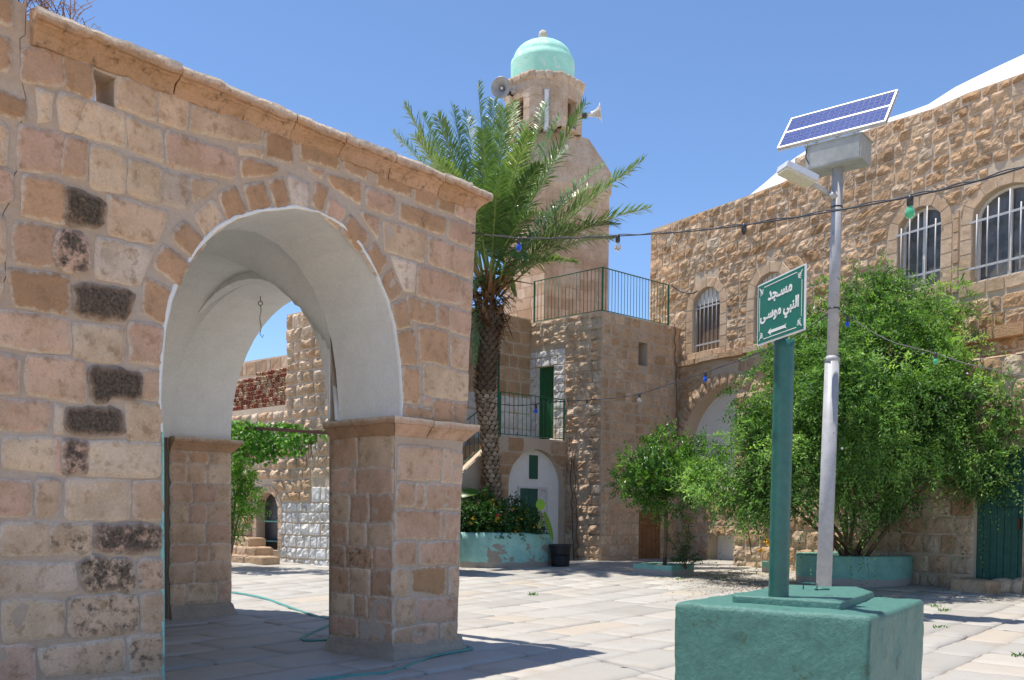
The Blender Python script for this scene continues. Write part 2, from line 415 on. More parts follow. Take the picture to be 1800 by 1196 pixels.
M_PORCH = stone_mat('porch_limestone', RAMP_PORCH, .85, .010, .5)
M_PMORT = mortar_mat('porch_mortar', (0.461, 0.349, 0.260), (0.492, 0.401, 0.326))
M_FAR = stone_mat('rusticated_stone', RAMP_FAR, .4, .03, .9, 20)
M_FMORT = mortar_mat('wall_mortar', (.50, .40, .30), (.56, .46, .36), .02)
M_SMOOTH = stone_mat('dressed_stone', [(0, (0.489, 0.333, 0.218)), (.5, (0.570, 0.409, 0.280)), (1, (0.631, 0.484, 0.352))], .25, .008, .3, 25, stain=.25)
M_MINA = stone_mat('minaret_stone', [(0, (0.509, 0.343, 0.233)), (.5, (0.591, 0.424, 0.306)), (1, (0.652, 0.505, 0.383))], .25, .008, .3, 18, stain=.35)
M_GALL = stone_mat('gallery_stone', [(0, (.50, .40, .31)), (.5, (.55, .45, .36)), (1, (.60, .52, .44))], .5, .012, .5, 14, stain=.45)
M_WHITE = paint_mat('white_plaster', (.82, .81, .775), (.77, .76, .72), .85, .25, .004, 3, .15)
M_LIMEW = paint_mat('limewash', (.74, .73, .72), (.57, .56, .55), .9, .6, .02, 5, .15, peel=(.34, .30, .27), peelamt=.36, peelscale=4)
M_ROOFW = paint_mat('white_roof_paint', (.78, .79, .80), (.70, .71, .72), .7, .2, .01, 2)
M_GREENW = paint_mat('dark_green_paint', (.12, .17, .14), (.08, .12, .10), .7, .3, .01, 4)
M_TURQ = paint_mat('peeling_turquoise', (.36, .64, .57), (.27, .54, .48), .8, .7, .025, 5, .2, peel=(.34, .30, .25), peelamt=.42, peelscale=2.2, foot=(.13, (.38, .34, .29)))
M_TURQ2 = paint_mat('planter_turquoise', (.23, .46, .38), (.17, .37, .31), .8, .5, .012, 4, .2, peel=(.30, .28, .25), peelamt=.32, peelscale=3.2, foot=(.13, (.36, .33, .30)))
M_TEAL = paint_mat('teal_gloss_paint', (.082, .225, .190), (.060, .178, .152), .42, .75, .016, 22, .5, peel=(.06, .14, .10), peelamt=.37, peelscale=6, foot=(.10, (.30, .27, .22)))
M_TEALP = paint_mat('teal_pole_paint', (.028, .135, .115), (.02, .11, .095), .35, .5, .004, 14, .5)
M_MINT = paint_mat('mint_dome_paint', (.40, .76, .65), (.32, .68, .56), .65, .6, .03, 2.4, peel=(.52, .74, .66), peelamt=.42, peelscale=2.2)
M_GRN = paint_mat('green_rail_paint', (.02, .14, .07), (.03, .11, .06), .5, .3, .002, 12, .4)
M_DOORG = paint_mat('green_door_paint', (.022, .095, .075), (.034, .12, .095), .6, .5, .005, 7, .4, peel=(.06, .15, .12), peelamt=.36, peelscale=9)
M_DOORG2 = paint_mat('bright_green_door_paint', (.02, .12, .04), (.015, .09, .035), .55, .4, .004, 7, .4)
M_WOOD = paint_mat('weathered_wood', (.30, .165, .085), (.21, .11, .055), .8, .6, .006, 9, .2)
M_RUST = paint_mat('rusty_steel', (.12, .05, .03), (.07, .04, .03), .8, .5, .003, 20)
M_GALV = paint_mat('grey_pole_paint', (.41, .415, .43), (.33, .335, .35), .5, .3, .003, 5, .4, peel=(.16, .17, .2), peelamt=.33, peelscale=9)
M_BOX = paint_mat('zinc_box', (.36, .38, .37), (.29, .31, .30), .5, .2, .002, 7, .4)
M_ALU = paint_mat('aluminium', (.75, .76, .78), (.68, .69, .71), .35, .1, .001, 9, .5, metallic=.3)
M_BARS = paint_mat('pale_bar_paint', (.48, .48, .50), (.40, .40, .42), .5, .2, .001, 12, .4)
M_FRAMEW = paint_mat('white_frame_paint', (.70, .71, .72), (.62, .62, .62), .5, .2, .001, 12, .4)
M_BLACK = paint_mat('black_plastic', (.02, .02, .025), (.035, .035, .04), .4, .3, .003, 6, .5)
M_CABLE = paint_mat('cable_sheath', (.05, .055, .065), (.03, .03, .04), .5, .1, .001, 6, .5)
M_HOSE = paint_mat('turquoise_hose', (.10, .34, .30), (.07, .26, .23), .4, .1, .001, 6, .5)
M_HORN = paint_mat('grey_horn', (.30, .31, .33), (.24, .25, .27), .4, .1, .001, 6, .5)
M_SOIL = mortar_mat('soil', (.10, .07, .05), (.15, .11, .08), .03)
M_DIRT = mortar_mat('sandy_joint', (.13, .105, .085), (.36, .32, .28), .01)
M_TERR = mortar_mat('pale_dry_earth', (0.638, 0.490, 0.320), (0.704, 0.549, 0.368), .05)
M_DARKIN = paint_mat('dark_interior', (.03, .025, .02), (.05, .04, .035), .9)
M_BRICK = paint_mat('clay_pots', (.34, .10, .06), (.26, .10, .065), .9, .6, .02, 20)
M_BARK = paint_mat('bark', (.20, .13, .085), (.13, .09, .06), .9, .8, .01, 18)
M_SIGNG = paint_mat('sign_green', (.008, .165, .125), (.010, .15, .115), .35, .05, .001, 5, .5)
M_SIGNW = paint_mat('sign_white', (.80, .82, .82), (.76, .78, .78), .4, .05, .001, 5, .5)
M_LED = paint_mat('led_cover', (.62, .60, .48), (.50, .48, .37), .3, .1, .001, 20, .5)

def glass_mat(name, col, rough=.08):
    m, nt, b = newmat(name); k = N(nt)
    nt.links.new(k.mix(k.rng(k.noise(3, 4), .4, .6), col, tuple(c*1.7 for c in col)), b.inputs['Base Color']); b.inputs['Roughness'].default_value = rough; b.inputs['Specular IOR Level'].default_value = .5
    return m
M_GLASS = glass_mat('dusty_window_glass', (.085, .085, .085), .22)
def bulb_mat(name, col, tr=.6):
    m, nt, b = newmat(name); b.inputs['Base Color'].default_value = (*col, 1); b.inputs['Roughness'].default_value = .12
    b.inputs['Transmission Weight'].default_value = tr; b.inputs['IOR'].default_value = 1.2; return m
M_BBLUE = bulb_mat('blue_bulb_glass', (.03, .12, .65), .3); M_BGREEN = bulb_mat('green_bulb_glass', (.12, .55, .32), .3); M_BCLEAR = bulb_mat('clear_bulb_glass', (.9, .92, .95), .85)
def panel_mat():
    m, nt, b = newmat('solar_cells'); k = N(nt)
    c = k.coord((1, 1, 1))
    col = k.ramp(k.vor(60), [(0, (.02, .035, .11)), (.35, (.04, .065, .22)), (.6, (.10, .14, .36)), (1, (.05, .045, .14))])
    nt.links.new(col, b.inputs['Base Color']); b.inputs['Roughness'].default_value = .16; b.inputs['Specular IOR Level'].default_value = .3; return m
M_CELL = panel_mat()
G_BUSH = [(0, (.045, .12, .035)), (.3, (.085, .19, .045)), (.6, (.14, .28, .065)), (.85, (.21, .38, .10)), (1, (.32, .47, .15))]
M_LEAF = leaf_mat('bush_leaves', G_BUSH, .42, .5, .35)
M_LEAF2 = leaf_mat('small_tree_leaves', [(0, (.035, .10, .025)), (.5, (.08, .20, .035)), (.85, (.15, .32, .05)), (1, (.26, .43, .07))], .35, .35)
M_VINE = leaf_mat('vine_leaves', [(0, (.05, .14, .02)), (.5, (.09, .24, .03)), (1, (.20, .42, .05))], .45)
M_FLOW = leaf_mat('flowerbed_leaves', [(0, (.02, .07, .02)), (.6, (.045, .13, .03)), (1, (.09, .20, .05))], .3)
M_PALM = leaf_mat('palm_leaflets', [(0, (.06, .13, .045)), (.5, (.135, .24, .075)), (.85, (.23, .34, .12)), (1, (.36, .42, .19))], .22, .32, .55)
M_RACH = paint_mat('palm_rachis', (.24, .32, .09), (.17, .22, .06), .4, .1, .001, 6)
M_PTRUNK = leaf_mat('palm_trunk_scales', [(0, (.08, .055, .04)), (.5, (.26, .20, .145)), (1, (.50, .42, .33))], .0, .9, .1)
M_DRY = leaf_mat('dry_fibre', [(0, (.12, .065, .035)), (.5, (.22, .12, .065)), (1, (.34, .21, .12))], .15, .8, .1)
M_PETY = paint_mat('yellow_petals', (.75, .50, .03), (.8, .35, .03), .6); M_PETR = paint_mat('red_petals', (.65, .05, .07), (.5, .04, .08), .6)
M_BANANA = leaf_mat('broad_leaf', [(0, (.04, .14, .02)), (1, (.22, .42, .04))], .4, .35)
# paving
def pave_mat():
    m, nt, b = newmat('worn_paving_stone'); k = N(nt); r, g, d, e = k.tone()
    col = k.ramp(r, [(0, (0.370, 0.354, 0.324)), (.4, (0.431, 0.414, 0.386)), (.75, (0.470, 0.452, 0.417)), (.9, (0.482, 0.425, 0.355)), (1, (0.515, 0.491, 0.453))])
    n1 = k.noise(1.7, 5, .6, k.coord((1, 1, 1))); n2 = k.noise(11, 6, .7)
    col = k.mix(k.math('MULTIPLY', k.rng(n1, .5, .74), .5), col, (.36, .30, .235))
    col = k.mix(k.math('MULTIPLY', k.rng(n2, .56, .8), .45), col, (.27, .26, .25))
    col = k.mix(k.rng(k.noise(34, 4, .7), .68, .76, 0, .6), col, (.16, .14, .12))
    col = k.scalecol(col, k.math('MULTIPLY', k.rng(g, 0, 1, .78, 1.0, False), k.rng(k.noise(60, 5, .7), .2, .8, .9, 1.1, False)))
    nt.links.new(col, b.inputs['Base Color']); b.inputs['Roughness'].default_value = .62; b.inputs['Specular IOR Level'].default_value = .35
    nt.links.new(k.bump(k.math('ADD', k.noise(6, 5), k.math('MULTIPLY', n2, .4)), .5, .012), b.inputs['Normal']); return m
M_PAVE = pave_mat()
# ------------------------------------------------------------------ ground
uV = Vector((.640, .768, 0)).normalized(); vV = Vector((-uV.y, uV.x, 0)); PA = Vector((-1.25, 9.8, 0))
def PP(u, v, z=0.0): p = PA + uV*u + vV*v; return Vector((p.x, p.y, z))
a = Acc(); ys = np.concatenate([[-400, -60, -10, 0, 6, 10], np.linspace(13, 30, 18), [60, 200, 900]]); xs = np.array([-900, -100, -30, -10, 0, 10, 30, 100, 900.])
X, Y = np.meshgrid(xs, ys); Z = gzn(Y)-.055
k = (np.arange(len(ys)-1)[:, None]*len(xs)+np.arange(len(xs)-1)[None]).ravel()
a.add(np.stack([X.ravel(), Y.ravel(), Z.ravel()], 1), np.stack([k, k+1, k+1+len(xs), k+len(xs)], 1), 0)
a.build('ground', M_TERR, kind='structure')
# joint bed under the paving
a = Acc(); ys = np.linspace(2, 38, 73); xs = np.linspace(-16, 18, 12); X, Y = np.meshgrid(xs, ys); Z = gzn(Y)-.012
k = (np.arange(len(ys)-1)[:, None]*len(xs)+np.arange(len(xs)-1)[None]).ravel()
a.add(np.stack([X.ravel(), Y.ravel(), Z.ravel()], 1), np.stack([k, k+1, k+1+len(xs), k+len(xs)], 1), 0, smooth=True)
a.build('pavement_bed', M_DIRT, kind='structure')
gfr = Frame((0, 0, 0), uV, vV, (0, 0, 1))
rnd = random.Random(5); st = []; b = -14.0
while b < 34:
    h = rnd.uniform(.45, .85); u = -18.0+rnd.uniform(0, 1)
    while u < 40:
        L = rnd.uniform(.6, 1.7); p = gfr.pt(u+L/2, b+h/2)
        if 5 < p.y < 34 and abs(p.x) < p.y*.72+3:
            near = p.y < 17
            st.append(dict(q=((u, b), (u+L, b+rnd.uniform(-.01, .01)), (u+L+rnd.uniform(-.03, .03), b+h), (u+rnd.uniform(-.03, .03), b+h)), dep=rnd.uniform(0, .006) if rnd.random() < .8 else rnd.uniform(.006, .016),
                           bulge=.004, rough=.011 if near else .012, gap=rnd.choice([.0, .002, .004, .008, .013]), res=.16 if near else .3, jit=.013, bw=.012, fw=.05, cr=.05, tilt=(rnd.uniform(-.006, .006), rnd.uniform(-.006, .006)),
                           tone=(min(1, max(0, rnd.gauss(.6, .26))), rnd.uniform(.35, .65), 0)))
        u += L
    b += h
a = Acc(); add_stones(a, gfr, st, 0, ground=True); a.build('pavement', M_PAVE, kind='structure')

# ------------------------------------------------------------------ porch
FF = Frame(PA, uV, (0, 0, 1), -vV)
def fpx(l): return [FF.pix(x, y) for x, y in l]
arch = fpx([(284, 760), (280, 700), (283, 650), (289, 580), (300, 530), (318, 482), (345, 440), (380, 405), (415, 385), (460, 372), (520, 366), (560, 373), (600, 397), (632, 432), (660, 480), (681, 530), (694, 580), (702, 640), (706, 700), (704, 735)])
uL, uR = FF.pix(286, 900)[0], 0.0
ZS = FF.pix(703, 735)[1]
redge = fpx([(803, 1110), (813, 790), (818, 750), (828, 560), (838, 365)])
redge = [(redge[0][0], -.1)] + redge[1:]
crackpx = [(47, -40), (47, 0), (45, 62), (36, 68), (37, 140), (41, 150), (48, 180), (39, 214), (32, 222), (31, 300), (21, 315), (20, 352), (6, 376), (9, 400), (10, 470), (12, 485), (-20, 560), (-60, 800), (-80, 1180)]
crack = fpx(crackpx)
ZB = 4.76
def uat(path, z):
    p = sorted(path, key=lambda q: q[1]); return float(np.interp(z, [q[1] for q in p], [q[0] for q in p]))
porch = thing('stone_porch', (-2.5, 10.5, 0), 'tan and pink limestone porch with a tall whitewashed pointed arch and square piers', 'porch')
body = Acc()
low = [p for p in crack if p[1] < ZB-.02]
ucB = uat(crack, ZB); urB = uat(redge, ZB)
outl = [(low[-1][0], -.1), (uL, -.1), (uL, arch[0][1]-.4)] + arch + [(0.0, ZS-.02), (0.0, -.1)] + [p for p in redge if p[1] < ZB] + [(urB, ZB), (ucB, ZB)] + low
def sidef(a_, b_): return 1 if (b_ > ZS-.03 and -2.8 < a_ < .1 and b_ < 4.7) else 0
TH = 1.04
body.slab(FF, outl, [], 0, -TH, 0, sidef)
up = [p for p in crack if p[1] > ZB+.02]
hole = fpx([(163, 121), (204, 138), (204, 190), (163, 176)])
ZT = FF.pix(838, 365)[1]+.10
body.slab(FF, [(ucB, ZB+.001), (urB, ZB+.001), (uat(redge, 5.1), ZT), (crack[1][0], ZT)] + up[1:], [hole], -.001, -.34, 0)
# side wall with its own arch
S0 = PP(1.015, TH); S1 = PP(1.285, 5.0)
SF = Frame(S0, S1-S0, (0, 0, 1), (S1-S0).cross(Vector((0, 0, 1))))
if SF.N.dot(uV) < 0: SF.N = -SF.N
LS = (S1-S0).length
sarch = arch_path(LS/2, LS/2, -.1, 2.62, 4.52, 22, .92)
body.slab(SF, [(-.015, ZT)] + [(-.015, -.1), (0, -.1)] + sarch[1:-1] + [(LS, -.1), (LS+1.2, -.1), (LS+1.2, ZT)], [], 0, -1.0, 0, lambda a_, b_: 1 if (b_ > 2.6 and -.05 < a_ < LS+.05) else 0)
body.slab(SF, [(-.02, 2.63), (-.02, ZB), (LS+.4, ZB), (LS+.4, 2.63), (LS, 2.63)] + sarch[1:-1][::-1] + [(0, 2.63)], [], -1.001, -1.02, 1)
# rear wall (green dado, white above), left wall, roof
rw = Frame(PP(0, 5.35), uV, (0, 0, 1), -vV)
body.prism(rw, [(-6, -.1), (.28, -.1), (.28, 3.8), (-6, 3.8)], 0, -.8, 2)
body.prism(rw, [(-6, 3.801), (.28, 3.801), (.28, 4.75), (-6, 4.75)], 0, -.8, 1)
body.box(PP(uL-.11, 3.25, 2.3), (.12, 4.2, 4.8), (uV, vV, Vector((0, 0, 1))), 1)
body.box(PP(-3.0, 3.3, 4.86), (8.0, 5.6, .17), (uV, vV, Vector((0, 0, 1))), 0)
# traced stones of the front
S = []
def sq(x0, y0, x1, y1, x2, y2, x3, y3, hue=None, dark=0, val=None):
    q = fpx([(x3, y3), (x2, y2), (x1, y1), (x0, y0)])
    S.append(dict(q=q, dep=.012+RNG.uniform(-.004, .007)+(.010 if dark > .5 else 0), bulge=0.0, rough=.017 if dark < .3 else .024, gap=-.020, res=.045, jit=.011 if dark < .5 else .024, bw=.007, fw=.03, cr=.07 if dark < .5 else .2, ew=.04,
                  tilt=(RNG.uniform(-.006, .006), RNG.uniform(-.006, .006)),
                  tone=(RNG.uniform(.15, .75) if hue is None else hue, val if val else RNG.uniform(.4, .62), dark)))
for t in [
 (38,84,111,94,109,153,38,144,.3),(111,94,162,118,162,176,111,153,.15),(206,135,277,158,273,212,206,189,.6),(278,159,329,176,325,228,279,213,.6),
 (66,160,90,166,89,211,68,213,.75),(104,164,148,176,126,233,105,225,.7),(150,176,218,203,221,258,129,233,.8),(220,205,283,231,286,286,231,261,.7),
 (34,220,115,236,107,302,32,298,.38),(117,240,153,250,150,315,109,303,.3),(160,253,221,272,218,341,159,328,.75),(228,277,282,296,281,352,225,343,.75),(284,296,332,311,330,368,285,356,1,0,.4),
 (41,307,114,325,112,392,38,378,.2,.12),(115,325,180,350,181,404,113,393,.2,.75),(188,345,298,373,273,430,193,413,.6),
 (25,390,99,400,97,467,24,461,.3),(100,400,152,413,150,479,98,468,.4,.6),(170,417,268,440,246,501,167,487,.95),
 (15,473,119,487,120,553,24,536,.05,.2),(130,496,232,509,221,567,133,553,.2,1),
 (-60,538,121,561,123,623,-60,600,.5),(130,566,222,578,213,641,131,630,.85),(230,568,286,576,280,640,228,634,.4),
 (-70,612,33,630,33,692,-70,680,.45),(47,624,148,635,149,706,48,693,.5),(155,645,247,655,247,700,158,708,.3,1),(248,648,280,655,278,701,248,699,.5),
 (-75,695,85,708,84,758,-75,748,.45),(97,711,111,713,110,761,98,761,.9),(113,713,214,722,214,768,113,762,.3,.85),(221,706,281,711,280,775,223,772,.8),
 (4,768,93,771,93,828,8,822,.8),(95,771,110,772,108,832,94,829,.4),(111,773,150,777,150,830,110,830,.4,.62),(154,776,281,780,280,838,153,834,.85,0,.62),
 (-80,842,53,846,52,905,-80,906,.38),(65,842,103,846,100,908,63,908,.6),(117,842,229,845,227,913,115,912,.85,0,.62),(235,847,283,847,284,913,238,912,.5,0,.6),
 (4,919,90,920,88,973,5,976,.85),(91,921,163,922,158,976,91,971,.7,.4),(170,922,281,922,281,972,171,969,.4,.68),
 (-80,992,132,990,133,1037,-80,1049,.9),(143,982,234,981,233,1039,143,1039,.6,.6),(244,984,282,983,283,1033,246,1031,.5,.45),
 (4,1057,110,1057,110,1117,6,1127,.8,.1),(120,1051,239,1046,238,1112,123,1119,.6,.45),(247,1044,283,1044,284,1109,247,1110,.6,.25),
 (-60,1135,58,1137,58,1205,-60,1210,.4,.3),(68,1142,215,1122,215,1177,76,1187,.6,.38),(223,1122,285,1117,285,1176,231,1180,.6,.45),
 (4,1218,130,1210,132,1270,6,1275,.5,.3),(140,1200,284,1188,285,1255,140,1262,.6,.3),
 # above and right of the arch
 (338,185,459,224,459,253,334,230,.6),(467,230,514,248,513,286,468,276,.02,.15),(528,246,594,265,594,296,528,280,.03,.05),(604,271,646,280,643,315,605,297,.25),
 (663,295,720,315,720,345,663,325,.08,.15),(728,318,767,330,764,366,728,353,.15,.1),(772,337,800,348,800,376,771,368,.1,.1),(801,350,835,360,831,395,801,378,.4),
 (293,231,413,271,415,314,293,290,.42,0,.45),(418,256,463,261,461,277,420,270,.7),(424,276,486,296,480,306,426,309,.1),(335,311,383,322,362,340,338,356,.6),
 (541,293,566,301,565,315,548,305,.3),(575,308,633,320,634,360,582,327,.1),(644,330,693,348,693,380,645,365,.35),(702,355,782,385,780,413,703,386,.12,.3),(788,386,832,400,830,436,788,418,.4),
 (635,373,665,385,664,421,645,395,.35),(674,388,749,411,745,461,677,441,.62),(753,416,831,443,828,488,753,461,.45),
 (688,451,729,463,728,513,708,510,.95),(735,466,807,488,806,535,733,518,.35),(809,490,829,497,827,545,808,538,.4),
 (714,521,764,535,764,570,722,562,.2),(768,535,789,541,788,578,768,573,.35),(791,542,826,550,824,590,789,580,.4),
 (736,574,787,585,786,643,738,634,.2),(792,590,824,598,822,650,792,643,.5),(743,638,822,656,820,706,743,693,.75),
 (743,695,758,697,757,713,743,709,.4),(760,701,793,706,793,743,760,738,.2),(796,706,819,710,817,748,794,745,.35),(709,714,757,721,757,736,709,731,.2),
 (707,645,735,648,735,709,709,709,.2),(697,585,725,580,734,638,705,640,.2),(687,535,712,528,722,573,696,580,.22),(669,492,688,474,705,515,685,531,.25),
 (639,449,658,428,680,458,664,485,.15),(602,408,615,377,648,416,631,444,.15),(572,383,581,347,606,366,594,402,.35),(548,360,556,323,575,332,564,375,.15),
 (506,310,542,322,539,364,513,360,1,0,.45),(474,318,496,313,511,361,485,365,.12),(429,326,463,321,478,366,441,375,.12),(383,341,412,328,434,377,402,392,.1),
 (343,379,374,350,396,395,364,419,.7),(300,417,325,390,360,427,337,456,.2),(270,467,286,432,330,463,313,503,.2),(250,548,256,490,303,511,289,570,.2),
 # right pier front
 (701,783,776,790,771,844,699,840,.5),(780,790,791,791,790,848,776,846,.5),(795,795,813,797,810,850,793,848,.5),(698,848,727,850,726,889,696,887,.35),(731,850,746,852,744,895,730,889,.45),(750,852,808,854,806,895,748,893,.35),
 (695,897,771,899,769,946,695,946,.35),(775,900,783,901,781,946,773,946,.4),(784,903,806,903,805,948,783,946,.45),(693,953,729,953,729,991,693,991,.35),(737,953,805,953,803,989,737,991,.35),
 (692,1002,718,999,718,1046,691,1046,.6),(724,999,782,997,782,1046,726,1040,.0,0,.55),(790,999,804,999,803,1047,790,1047,.5),(692,1055,726,1051,726,1096,692,1098,.6),(731,1055,802,1051,800,1091,733,1091,.4),
 (692,1108,767,1096,767,1134,694,1138,.45),(775,1096,802,1094,800,1130,775,1132,.5)]:
    sq(*t)
for s_ in S:
    s_['tilt'] = (s_['tilt'][0]*.6, s_['tilt'][1]*.6)
st = Acc(); add_stones(st, FF, S, 0)
st.build('facing_stones', M_PORCH, porch); st = Acc()
# far-left part of the front outside the photo is plain coursed work
add_stones(st, FF, courses(low[-1][0]-3.0, FF.pix(-85, 900)[0], 0, 2.2, (.26, .34), (.3, .7), seed=3, dep=.014, rough=.014, jit=.009), 0)
st.build('facing_stones', M_PORCH, porch)
def lich(a_, b_, r): return (r.uniform(.2, .8), r.uniform(.35, .65), .55*max(0, 1-b_/1.3)*r.uniform(.2, 1.2)+(.35 if r.random() < .15 else 0))
JF = Frame(PP(0, 0), vV, (0, 0, 1), -uV); st = Acc()
add_stones(st, JF, courses(.01, TH+.02, .17, 2.44, (.23, .31), (.3, .62), seed=21, dep=.006, rough=.014, jit=.012, gap=-.008, res=.06, bw=.012, ew=.05, tonef=lich), 0)
st.build('jamb_stones', M_PORCH, porch); st = Acc()
RF = Frame(PP(.29, 5.0), uV, (0, 0, 1), -vV)
add_stones(st, RF, courses(0, 1.0, .2, 2.46, (.24, .31), (.3, .6), seed=22, dep=.006, rough=.014, jit=.012, gap=-.008, res=.06, bw=.012, ew=.05, tonef=lambda a_, b_, r: (r.uniform(.2, .9), r.uniform(.4, .65), .2 if b_ < .8 else 0)), 0)
st.build('rear_pier_stones', M_PORCH, porch)
body.build('wall', [M_PMORT, M_WHITE, M_GREENW], porch)
# whitewash rim and turquoise edge
rim = Acc()
def ribbon(acc, path, w0, w1, o, mat, seed):
    p = resample(path, .035); r = random.Random(seed); wds = []
    x = .5
    for _ in p: x = min(1, max(0, x+r.uniform(-.35, .35))); wds.append(w0+(w1-w0)*x)
    vs = []
    q = [offset_path(p, wds[i])[i] if False else None for i in range(0)]
    off1 = offset_path(p, 1.0)
    for i, (aa, bb) in enumerate(p):
        dx, dz = off1[i][0]-aa, off1[i][1]-bb
        vs += [tuple(FF.pt(aa-dx*.004, bb-dz*.004, -.03)), tuple(FF.pt(aa-dx*.006, bb-dz*.006, o)), tuple(FF.pt(aa+dx*wds[i], bb+dz*wds[i], o-.002)), tuple(FF.pt(aa+dx*(wds[i]+.006), bb+dz*(wds[i]+.006), -.01))]
    fs = [[i*4+j, i*4+j+1, i*4+5+j, i*4+4+j] for i in range(len(p)-1) for j in range(3)]
    acc.add(vs, fs, mat, None, True)
ribbon(rim, arch, .006, .028, .019, 0, 3)
ribbon(rim, [(uL, 0), (uL, 1.0), (uL, arch[0][1]+.05)], .006, .02, .016, 1, 4)
rim.build('painted_arch_edge', [M_WHITE, M_TURQ], porch)
# vault
va = Acc(); n = 44; us = np.linspace(uL-.02, .31, n); vs_ = np.linspace(TH-.01, 5.02, n)
ap = sorted(arch, key=lambda p: p[0]); pu = np.interp(us, [p[0] for p in ap], [p[1] for p in ap]); pu = np.where(us > -.02, ZS, pu)
sp = sorted(sarch[1:-1]); pv = np.interp((vs_-TH), [p[0] for p in sp], [p[1] for p in sp])
UU, VV = np.meshgrid(us, vs_); A1 = np.tile(pu, (n, 1)); A2 = np.tile(pv[:, None], (1, n))
kx = np.sin(np.pi*np.clip((UU-uL)/(.3-uL), 0, 1)); ky = np.sin(np.pi*np.clip((VV-TH)/3.83, 0, 1))
ZZ = np.maximum(A1, A2) + .16*np.sqrt(kx*ky+1e-6)
ZZ = np.minimum(ZZ, 4.74)
P3 = np.array(PA)[None] + np.outer(UU.ravel(), np.array(uV)) + np.outer(VV.ravel(), np.array(vV)); P3[:, 2] = ZZ.ravel()
k = (np.arange(n-1)[:, None]*n+np.arange(n-1)[None]).ravel()
va.add(P3, np.stack([k, k+1, k+1+n, k+n], 1), 0, None, True)
va.build('vault', M_WHITE, porch)

def moulding(acc, p0, p1, prof, nrm, tone, mat=0, m0=0, m1=0, step=.12, rough=.01, seed=1, dark=0):
    """prof: list (out, z) relative; straight run p0->p1; m0/m1 = mitre factor"""
    p0, p1 = Vector(p0), Vector(p1); d = p1-p0; L = d.length; d.normalize(); n = max(2, int(L/step)); vs = []
    for i in range(n+1):
        t = L*i/n
        for o, z in prof:
            x = t + (-m0*o*(1-i/n)) + (m1*o*(i/n)); vs.append(p0 + d*x + Vector(nrm)*o + Vector((0, 0, z)))
    V = np.array([tuple(v) for v in vs]); nz = np.stack([fbm(V*6, 3, seed+j) for j in range(3)], 1); nz[:, :2] *= .9
    V = V + nz*rough*2; m = len(prof)
    fs = [[i*m+j, i*m+(j+1) % m, (i+1)*m+(j+1) % m, (i+1)*m+j] for i in range(n) for j in range(m)]
    fs += [list(range(m))[::-1], [n*m+j for j in range(m)]]
    edge = np.array([1.0 if z > .12 and o > .1 else .1 for o, z in prof]*(n+1)); acc.add(V, fs, mat, np.stack([np.full(len(V), tone[0]), np.full(len(V), tone[1]), np.full(len(V), dark), edge], 1), False)
imp = [(-.02, .0), (.012, .0), (.05, .05), (.095, .10), (.10, .115), (.125, .12), (.13, .19), (-.02, .19)]
ia = Acc(); zi = ZS-.19
moulding(ia, PP(0, TH*.52, zi), PP(0, 0, zi), imp, -uV, (.15, .35), m1=1, seed=3); moulding(ia, PP(0, TH, zi), PP(0, TH*.53, zi), imp, -uV, (.25, .3), seed=4)
moulding(ia, PP(0, 0, zi), PP(.45, 0, zi), imp, -vV, (.35, .55), m0=1, seed=5); moulding(ia, PP(.46, 0, zi), PP(.72, 0, zi), imp, -vV, (.4, .5), seed=6); moulding(ia, PP(.73, 0, zi), PP(1.07, 0, zi), imp, -vV, (.45, .5), m1=1, seed=7)
moulding(ia, PP(1.07, 0, zi), PP(1.1, TH, zi), imp, uV, (.4, .5), m0=1, seed=8)
ia.build('impost_moulding', M_PORCH, porch); ia = Acc(); zi = 2.45
moulding(ia, PP(.29, 5, zi), PP(1.29, 5, zi), imp, -vV, (.2, .4), m1=1, seed=9); moulding(ia, PP(1.29, 5, zi), PP(1.35, 6.2, zi), imp, uV, (.2, .4), m0=1, seed=10)
ia.build('impost_moulding', M_PORCH, porch)
M_PLIN = mortar_mat('plinth_cement', (.43, .355, .28), (.34, .28, .225), .012)
ba = Acc(); bp = [(-.02, -.05), (.085, -.05), (.055, .04), (.032, .10), (.02, .16), (-.02, .21)]
for (p0, p1, nn, m0, m1) in [(PP(0, TH), PP(0, 0), -uV, 1, 1), (PP(0, 0), PP(1.03, 0), -vV, 1, 1), (PP(1.03, 0), PP(1.03, TH), uV, 1, 1), (PP(.29, 5), PP(1.29, 5), -vV, 0, 1), (PP(1.29, 5), PP(1.33, 6.2), uV, 1, 0)]:
    if nn == -vV and m0 == 0: ba.build('cement_plinth', M_PLIN, porch); ba = Acc()
    moulding(ba, p0, p1, bp, nn, (.5, .45), 0, m0, m1, .08, .016, 13)
ba.build('cement_plinth', M_PLIN, porch)
# cornice stones
ca = Acc(); rnd = random.Random(2); x = crack[1][0]+.02; zc = ZT-.13
cp = [(-.03, -.03), (.01, -.03), (.022, .0), (.05, .045), (.088, .078), (.105, .088), (.108, .105), (.138, .108), (.15, .165), (.135, .195), (-.03, .215)]
ce = uat(redge, 5.1)-.02; cuts = fpx([(303, 130), (425, 170), (508, 200), (592, 240), (680, 260), (765, 300), (812, 330)]); cuts = [c[0] for c in cuts]+[ce]
for i, c in enumerate(cuts):
    last = i == len(cuts)-1
    j = rnd.uniform(-.012, .012); pr = [(o+(j if o > 0 else 0), z+rnd.uniform(-.004, .004)) for o, z in cp]
    moulding(ca, PP(x, 0, zc), PP(c, 0, zc), pr, -vV, (rnd.uniform(.0, .3), rnd.uniform(.35, .6)), m1=1 if last else 0, seed=20+i, rough=.017, step=.05, dark=.36); x = c+.006
moulding(ca, PP(ce, 0, zc), PP(1.3, 6.2, zc), cp, uV, (.3, .5), m0=1, seed=40)
ca.build('cornice', M_PORCH, porch)

